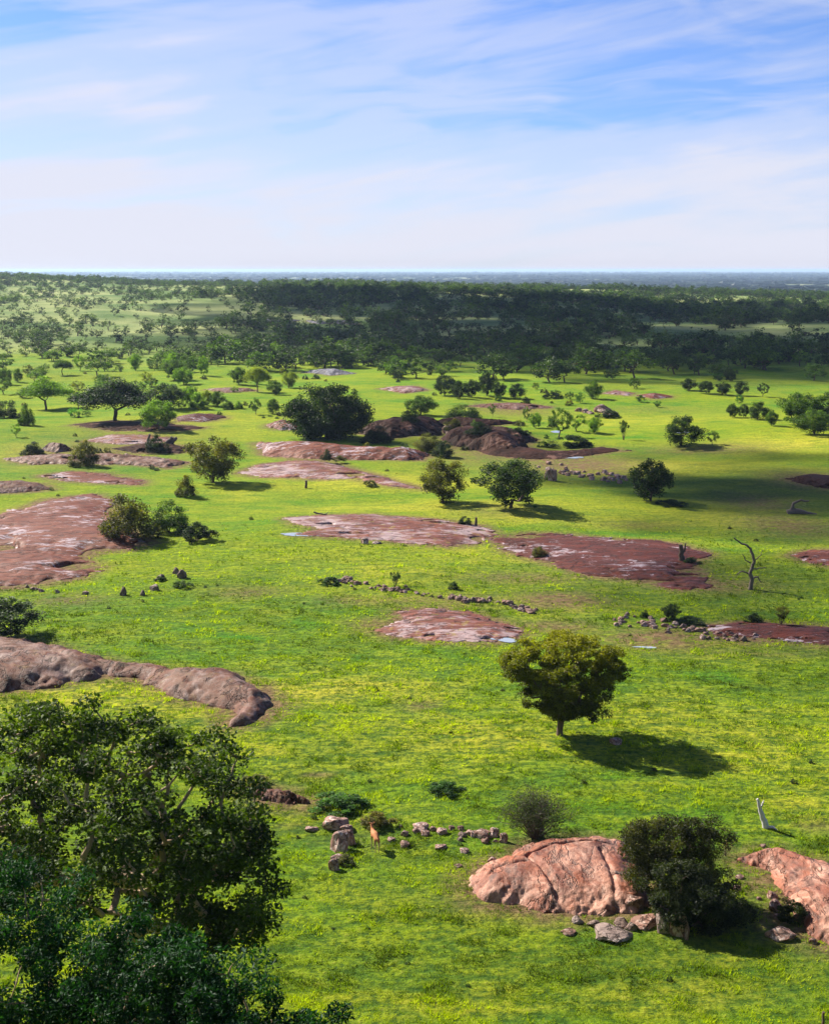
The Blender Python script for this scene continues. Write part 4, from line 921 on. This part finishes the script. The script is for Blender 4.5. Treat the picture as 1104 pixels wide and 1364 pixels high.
def stone(px, py, w, hgt=None, label=None, group=None, grey=False, tilt=0, name='stone', depth=None):
    p = at(px, py); m = mpp(p); W = w*m; Hh = (hgt or w*.7)*m
    me = (SG if grey else ST)[rs.integers(0, 3 if grey else 5)]
    o = link(name, me, loc=(p[0], p[1], p[2]+Hh*.20)); o.scale = (W, depth*m if depth else W*.9, Hh*1.1/.75)
    o.rotation_euler = (rs.normal()*.12, tilt+rs.normal()*.1, rs.uniform(-.5, .5)); tag(o, label, 'stone', group); return o
def scatter(path, n, w0, w1, spread, label, group, grey=.2):
    path = np.array(path, float)
    for i in range(n):
        t = rs.random()*(len(path)-1); k = int(t); q = path[k]+(path[k+1]-path[k])*(t-k)
        stone(q[0]+rs.normal()*spread*1.6, q[1]+rs.normal()*spread*.55, rs.uniform(w0, w1), None, label, group, rs.random() < grey)
scatter([(440, 772), (480, 779), (530, 786), (572, 794)], 42, 4, 9, 3.5, 'small stone in the left stretch of the stone row above the small pinkish slab', 'stones of the left row')
scatter([(583, 795), (620, 799), (660, 803), (722, 818)], 40, 5, 11, 4, 'small stone in the right stretch of the stone row above the round acacia', 'stones of the right row')
scatter([(815, 826), (850, 830), (890, 836), (940, 846), (1000, 848)], 55, 5, 11, 6, 'small stone in the scatter by the ball shaped bush at right', 'stones by the ball shaped bush')
scatter([(715, 622), (750, 632), (800, 635), (835, 640)], 38, 5, 10, 5, 'small stone in the rubble beyond the lone round tree', 'rubble stones')
scatter([(530, 1108), (580, 1110), (625, 1115), (660, 1118)], 20, 5, 13, 7, 'pale stone in the scatter between the antelope and the big pink boulder', 'pale stones near the antelope')
scatter([(30, 784), (60, 788), (110, 792)], 9, 4, 8, 2, 'small stone strewn below the red slab at left', 'stones below the red slab')
scatter([(760, 550), (800, 552), (820, 550)], 12, 5, 10, 3, 'small stone in the far rubble on the bright meadow', 'far rubble stones')
scatter([(130, 608), (180, 612), (240, 614)], 16, 4, 9, 4, 'small brown stone among the left rocks', 'stones among the left rocks', 0)
for a_ in [
 (447,1103,30,22,'broad pale boulder at the top of the upright stone cluster left of the antelope',False,0),(462,1108,20,12,'dark flat stone wedged below the pale boulder of the upright cluster',False,0),
 (453,1132,26,34,'tallest upright split stone of the cluster left of the antelope',False,.2),(466,1124,16,26,'tilted slab leaning on the tallest upright stone',False,-.4),
 (445,1158,15,20,'lowest pale stone of the upright cluster, below the small dry bush',False,0),(452,1143,22,8,'thin flat stone at the foot of the tallest upright stone',False,0),
 (415,1106,16,7,'flat pale stone lying in the grass left of the pale boulder',False,0),(521,1120,12,6,'small oval stone right of the antelope',False,0),(539,1127,16,10,'rounded pale stone second right of the antelope',False,0),
 (560,1104,24,10,'flat pale stone above the stone scatter',False,0),(566,1112,14,8,'pale stone touching the flat one above the scatter',False,0),(588,1110,16,9,'brown stone in the middle of the pale scatter',False,0),
 (640,1113,26,12,'long reddish stone behind the big pink boulder',False,0),(658,1113,14,14,'upright white faced stone left of the twiggy bush',False,.3),(671,1121,12,16,'white stone at the back left corner of the big pink boulder',False,0),
 (655,1148,16,10,'brown stone at the left back edge of the big pink boulder',False,0),(618,1135,14,7,'brown flat stone below the long reddish stone',False,0),(587,1130,16,7,'small flat stone below the pale scatter',False,0),
 (610,1154,10,5,'tiny white stone left of the big pink boulder',False,0),
 (843,1210,24,26,'square pink block at the right foot of the big pink boulder',False,0),(818,1186,34,34,'rounded pink block perched on the right shoulder of the big pink boulder',False,.4),
 (884,1240,24,52,'tall pale upright slab of stone below the thorn tree',True,.12),(903,1246,20,48,'dark upright stone right of the tall pale slab',False,0),(914,1250,8,30,'thin upright sliver of stone under the dark bush',False,0),
 (978,1228,14,36,'white leaning stone at the right of the dark low bush',True,-.5),(858,1232,40,12,'low pale ledge stone in front of the square pink block',False,0),
 (815,1246,54,18,'long flat dark grey stone in the grass below the big boulder',True,.25),(790,1232,20,8,'grey flat stone left of the long dark grey one',True,0),(768,1228,16,12,'small grey rounded stone at the foot of the big boulder',True,0),
 (756,1242,24,7,'thin flat brown stone in the grass below the big boulder',False,0),(828,1232,24,12,'grey stone touching the long dark one',True,0),(841,1238,18,12,'dark grey stone right of the long dark one',True,0),
 (984,1169,14,6,'flat pink stone between the thorn tree and the right boulder',False,0),(981,1188,10,14,'small upright white stone right of the thorn tree',False,0),
 (1028,1196,16,10,'pink stone by the left edge of the right boulder',False,.4),(1033,1212,18,20,'leaning pink stone against the right boulder',False,-.6),(1034,1222,14,7,'flat stone under the leaning pink stone',False,0),
 (1038,1248,34,18,'dark pink rounded stone in the shade of the right boulder',False,0),(1082,1256,12,8,'small pink stone in the shade below the right boulder',False,0),(1010,1198,7,5,'tiny pink stone in the shade between the bushes',False,0),
 (242,770,15,13,'larger of the two round grey stones on the left meadow',True,0),(235,764,9,10,'smaller of the two round grey stones on the left meadow',True,0),(214,772,13,9,'mossy brown stone left of the two round grey stones',True,0),
 (165,793,9,14,'upright pale stone on the left meadow',True,0),(190,793,8,8,'small pale stone right of the upright pale one',True,0),(207,786,14,10,'pale tilted stone right of the small pale one',True,.4),
 (486,724,11,10,'pink and white stone below the long thin slab',False,0),(501,724,12,5,'small dark flat stone beside the pink and white stone',True,0),(820,990,18,9,'dark stone lying in the long shadow of the acacia',False,0),
 (802,549,20,14,'red boulder in the far rubble of the bright meadow',False,0),(1016,1128,9,5,'pebble sized stone in the grass below the white stump',False,0),(733,640,14,24,'tall pale upright rock right of the multi trunk tree',False,0),
 (600,578,22,16,'dark boulder on the side of the humped rock mass',False,0)]:
    stone(a_[0], a_[1], a_[2], a_[3], a_[4], None, a_[5], a_[6], 'boulder' if a_[2] > 24 else 'stone')

# ---------------------------------------------------------------- dead wood
def limbs(name, label, cat, px, py, paths, mat, n=7, parts=None):
    """paths: list of (points in photo pixels relative to the base, y up, third = depth; radii in metres)"""
    p = at(px, py); m = mpp(p)
    e = bpy.data.objects.new(name, None); sc.collection.objects.link(e); e.location = p
    for i, (pts, rd) in enumerate(paths):
        t = MB(); q = np.array([(a*m, c*m, b*m) for a, b, c in pts])
        k = np.linspace(0, len(q)-1, len(q)*3-2); qi = np.stack([np.interp(k, np.arange(len(q)), q[:, j]) for j in range(3)], 1)
        rr = np.random.default_rng(i+int(px)); qi[1:-1] += rr.normal(size=qi[1:-1].shape)*m*.6
        tube(t, qi, np.linspace(rd[0], rd[1], len(qi)), n); link('trunk' if i == 0 else 'branch', t.mesh('wood', [mat]), e)
    tag(e, label, cat); return e
limbs('dead_tree', 'bare dead tree with a crooked trunk bending left at the top, at right', 'dead tree', 998, 785,
      [([(0,-2,0),(2,12,0),(-1,24,0),(4,38,0),(0,52,0),(-7,60,0),(-14,63,0),(-24,70,0)],(.24,.07)), ([(1,22,0),(-10,24,2),(-18,20,0)],(.11,.04)), ([(1,26,0),(10,30,-2),(20,30,0)],(.10,.03)), ([(0,36,0),(-8,40,0),(-12,48,0)],(.08,.03)), ([(4,38,0),(12,46,0),(15,54,0)],(.06,.02)), ([(0,14,0),(10,16,2),(15,10,0)],(.12,.05))], M_greywood)
limbs('dead_stump', 'slender white weathered dead stump in the grass at lower right', 'dead stump', 1017, 1102,
      [([(2,-2,0),(-2,14,0),(-7,28,0),(-11,40,0)],(.22,.07)), ([(-7,26,0),(-3,34,0),(-2,38,0)],(.08,.03)), ([(2,0,0),(10,2,-4),(16,-1,-8)],(.12,.04))], M_deadwood)
limbs('fallen_log', 'fallen branching log on the dull grass at the right edge', 'log', 1052, 684,
      [([(-4,0,0),(10,3,0),(22,0,-2),(34,-1,-4)],(.55,.2)), ([(0,2,0),(4,14,0),(14,18,0),(24,17,0)],(.26,.1)), ([(8,2,0),(2,12,0)],(.10,.05))], M_greywood)
limbs('burnt_stump', 'dark burnt stump on the red slab left of the dead tree', 'stump', 907, 749,
      [([(0,-2,0),(0,10,0),(-2,24,0)],(.42,.22)), ([(0,12,0),(4,18,0),(5,26,0)],(.16,.07))], M_bark)
limbs('wooden_stub', 'short wooden stub standing alone in the grass', 'stump', 408, 650, [([(0,-1,0),(0,10,0)],(.22,.18))], M_bark)
limbs('wooden_stub', 'small stub beside the dark little bush above the long slab', 'stump', 634, 701, [([(0,-1,0),(0,12,0)],(.22,.14))], M_bark)
limbs('fallen_branch', 'thin fallen branch above the left end of the long thin slab', 'branch', 432, 686, [([(-14,4,0),(0,1,0),(14,0,0)],(.12,.05)), ([(0,1,0),(6,5,0)],(.06,.03))], M_greywood)
limbs('wooden_post', 'dark post standing at the bottom right corner', 'post', 1095, 1372, [([(0,-4,0),(0,14,0),(0,26,0)],(.07,.06))], M_bark)
limbs('leaning_log', 'pale weathered logs leaning on the rock beside the small shrub at left', 'log', 224, 594, [([(-8,-3,0),(0,5,0),(6,12,0)],(.45,.3)), ([(-2,-3,0),(6,5,0),(12,11,0)],(.45,.3)), ([(-26,-2,0),(-26,8,0),(-24,16,0)],(.3,.2))], M_greywood)

# ---------------------------------------------------------------- antelope
def antelope():
    p = at(499, 1131); 
    V = [(0,0,.92),(0,.25,.95),(0,.55,.93),(0,-.22,.90),(0,-.42,.98),(0,-.55,1.14),(0,-.62,1.28),(0,-.78,1.27),(0,-.90,1.22)]
    E = [(0,1),(1,2),(0,3),(3,4),(4,5),(5,6),(6,7),(7,8)]; R = [.20,.19,.155,.19,.13,.085,.085,.055,.035]
    def leg(s, y, hind):
        n = len(V); a = 2 if hind else 3
        pts = [(s*.11, y, .70), (s*.11, y+(.03 if hind else 0), .46), (s*.11, y+(.10 if hind else .01), .40 if hind else .36), (s*.11, y+.04, .06), (s*.11, y-.0, .0)] if hind else [(s*.10, y, .66), (s*.10, y, .40), (s*.10, y+.01, .08), (s*.10, y-.02, .0)]
        rr = [.085, .05, .032, .022, .03] if hind else [.07, .038, .022, .03]
        for q in pts: V.append(q)
        R.extend(rr); E.append((a, n)); E.extend([(n+i, n+i+1) for i in range(len(pts)-1)])
    for s in (-1, 1): leg(s, -.26, False); leg(s, .50, True)
    n = len(V); V.extend([(0, .70, .90), (0, .76, .66)]); R.extend([.03, .02]); E.extend([(2, n), (n, n+1)])
    me = bpy.data.meshes.new('antelope'); me.from_pydata(V, E, [])
    o = link('antelope', me, loc=p)
    sk = o.modifiers.new('skin', 'SKIN'); sk.use_smooth_shade = True
    for i, q in enumerate(me.skin_vertices[0].data): q.radius = (R[i], R[i]); q.use_root = (i == 0)
    ss = o.modifiers.new('sub', 'SUBSURF'); ss.levels = 2; ss.render_levels = 2
    m, nt = newmat('tan_hide')
    tc = nd(nt, 'ShaderNodeTexCoord').outputs['Object']; sp_ = nd(nt, 'ShaderNodeSeparateXYZ', {0: tc})
    col = mixc(nt, ramp(nt, sp_.outputs[2], [(0.55, 0.0), (0.80, 1.0)]), (0.38, 0.25, 0.16), (0.36, 0.13, 0.04))
    out(nt, nd(nt, 'ShaderNodeBsdfPrincipled', {'Base Color': col, 'Roughness': .8}).outputs[0]); me.materials.append(m)
    eb = MB()
    for s in (-1, 1):
        hb = MB(); tube(hb, [(s*.04, -.62, 1.34), (s*.09, -.58, 1.46), (s*.07, -.50, 1.60), (s*.10, -.50, 1.72)], [.022, .018, .012, .004], 6); link('horn', hb.mesh('horn', [M_bark]), o)
        eb = MB(); tube(eb, [(s*.06, -.60, 1.32), (s*.13, -.60, 1.37), (s*.20, -.60, 1.40)], [.02, .035, .006], 6); link('ear', eb.mesh('ear', [m]), o)
    o.rotation_euler[2] = math.radians(197)
    o.scale = (1.0, 1.0, 1.0)
    tag(o, 'orange brown antelope standing in the grass right of the upright stones', 'antelope')
antelope()

# ---------------------------------------------------------------- puddles lying on and beside the slabs
M_water, nt = newmat('puddle_water')
out(nt, nd(nt, 'ShaderNodeBsdfPrincipled', {'Base Color': (0.30, 0.33, 0.36, 1), 'Roughness': .12, 'Specular IOR Level': .8}).outputs[0])
def puddle(px, py, rx, ry, dz, seed):
    c = at(px, py, dz); m = mpp(c); ya = at(px, py-ry, dz)[1]; yb = at(px, py+ry, dz)[1]; r_ = np.random.default_rng(seed)
    k = 40; th = np.arange(k)/k*6.283; w = 1+.25*np.sin(2*th+r_.random()*6)+.15*np.sin(3*th+r_.random()*6)+.08*np.sin(7*th+r_.random()*6)
    x = np.cos(th)*rx*m*w; y = np.sin(th)*(ya-yb)/2*w
    z = h(c[0]+x, c[1]+y)-c[2]
    v = np.concatenate([[[0, 0, 0]], np.stack([x, y, z], 1)]); f = np.array([[0, 1+i, 1+(i+1) % k] for i in range(k)])
    mb = MB(); mb.add(v, f); o = link('puddle', mb.mesh('puddle', [M_water]), loc=(c[0], c[1], c[2]+dz)); tag(o, kind='structure')
for i, a_ in enumerate([(905,575,11,2,.05),(860,862,14,1.2,.05),(445,581,1,1,.05),(735,606,24,1.6,.05),(765,609,14,1.2,.05),(740,575,8,1.2,.05),(400,712,26,2.0,.04),(672,852,18,2.5,.05)]): puddle(*a_, i)

# ---------------------------------------------------------------- unseen clouds above the view, shaped and placed for their shade on woodland and meadow
M_cloud, nt = newmat('cloud')
ob = nd(nt, 'ShaderNodeTexCoord').outputs['Object']
cn = noise(nt, ob, 0.012, 4, .6)
df_ = nd(nt, 'ShaderNodeBsdfDiffuse', {'Color': (.85, .85, .88, 1)}); tr_ = nd(nt, 'ShaderNodeBsdfTransparent')
out(nt, nd(nt, 'ShaderNodeMixShader', {0: ramp(nt, cn, [(0.38, .08), (0.58, .66)]), 1: tr_.outputs[0], 2: df_.outputs[0]}).outputs[0])
def cloud(name, pts, alt, thick, seed, label):
    r_ = np.random.default_rng(seed); mb = MB()
    import bmesh
    bm = bmesh.new(); bmesh.ops.create_icosphere(bm, subdivisions=3, radius=1); base = np.array([v.co[:] for v in bm.verts]); fc = np.array([[v.index for v in f.verts] for f in bm.faces]); bm.free()
    off = np.array([SDIR[0], SDIR[1]])/SDIR[2]*alt
    for (x, y, rx, ry) in pts:
        d = 1+.22*np.sin(base[:, 0]*5+r_.random()*6)*np.sin(base[:, 1]*4+r_.random()*6)+.12*np.sin(base[:, 0]*11+r_.random()*6)*np.sin(base[:, 1]*12+r_.random()*6)
        v = base*d[:, None]*np.array([rx, ry, thick])+np.array([x+off[0], y+off[1], alt+r_.normal()*thick*.4])
        mb.add(v, fc, .5, 0, True)
    o = link(name, mb.mesh(name, [M_cloud])); tag(o, label, 'cloud', kind='stuff')
rc = np.random.default_rng(4)
pts = []
while len(pts) < 40:
    x = rc.uniform(-170, 420); y = rc.uniform(395, 1150)
    pxx, pyy = topx(x, y, float(h(x, y)))
    if pxx < 330+ (480-pyy)*0.5 or pxx > 1200: continue
    pts.append((x, y, rc.uniform(60, 100), rc.uniform(55, 90)))
cloud('cloud', pts, 430, 16, 1, 'unseen cloud bank shaped to shade the woodland')
pts = []
for (a_, b_, rx) in [(1000,640,22),(900,650,16),(960,668,14),(1060,660,20),(840,640,12),(1090,700,16),(600,572,13),(640,580,12),(560,568,9),(690,592,9),(1000,770,9),(1060,760,10),(960,830,7),(1050,840,9),(880,800,6),(1090,620,16),(950,610,12),(1090,900,7),(760,640,9),(560,590,8)]:
    q = at(a_, b_); pts.append((q[0], q[1], rx*1.3, rx*.75))
cloud('cloud', pts, 300, 5, 2, 'small unseen cloud wisps placed to shade the right of the meadow')

# ---------------------------------------------------------------- haze
HZ = MB()
x0, x1, y0, y1, z0, z1 = -152000, 152000, -300, 152000, -60, 40
vv = [(x, y, z) for x in (x0, x1) for y in (y0, y1) for z in (z0, z1)]
HZ.add(vv, [[0, 1, 3, 2], [4, 6, 7, 5], [0, 4, 5, 1], [2, 3, 7, 6], [0, 2, 6, 4], [1, 5, 7, 3]])
M_haze, nt = newmat('haze')
pv = nd(nt, 'ShaderNodeVolumePrincipled', {'Color': (.52, .71, .98, 1), 'Density': 0.00006, 'Anisotropy': 0.2})
nd(nt, 'ShaderNodeOutputMaterial', {'Volume': pv.outputs[0]})
hz = link('haze', HZ.mesh('haze', [M_haze])); tag(hz, kind='stuff')
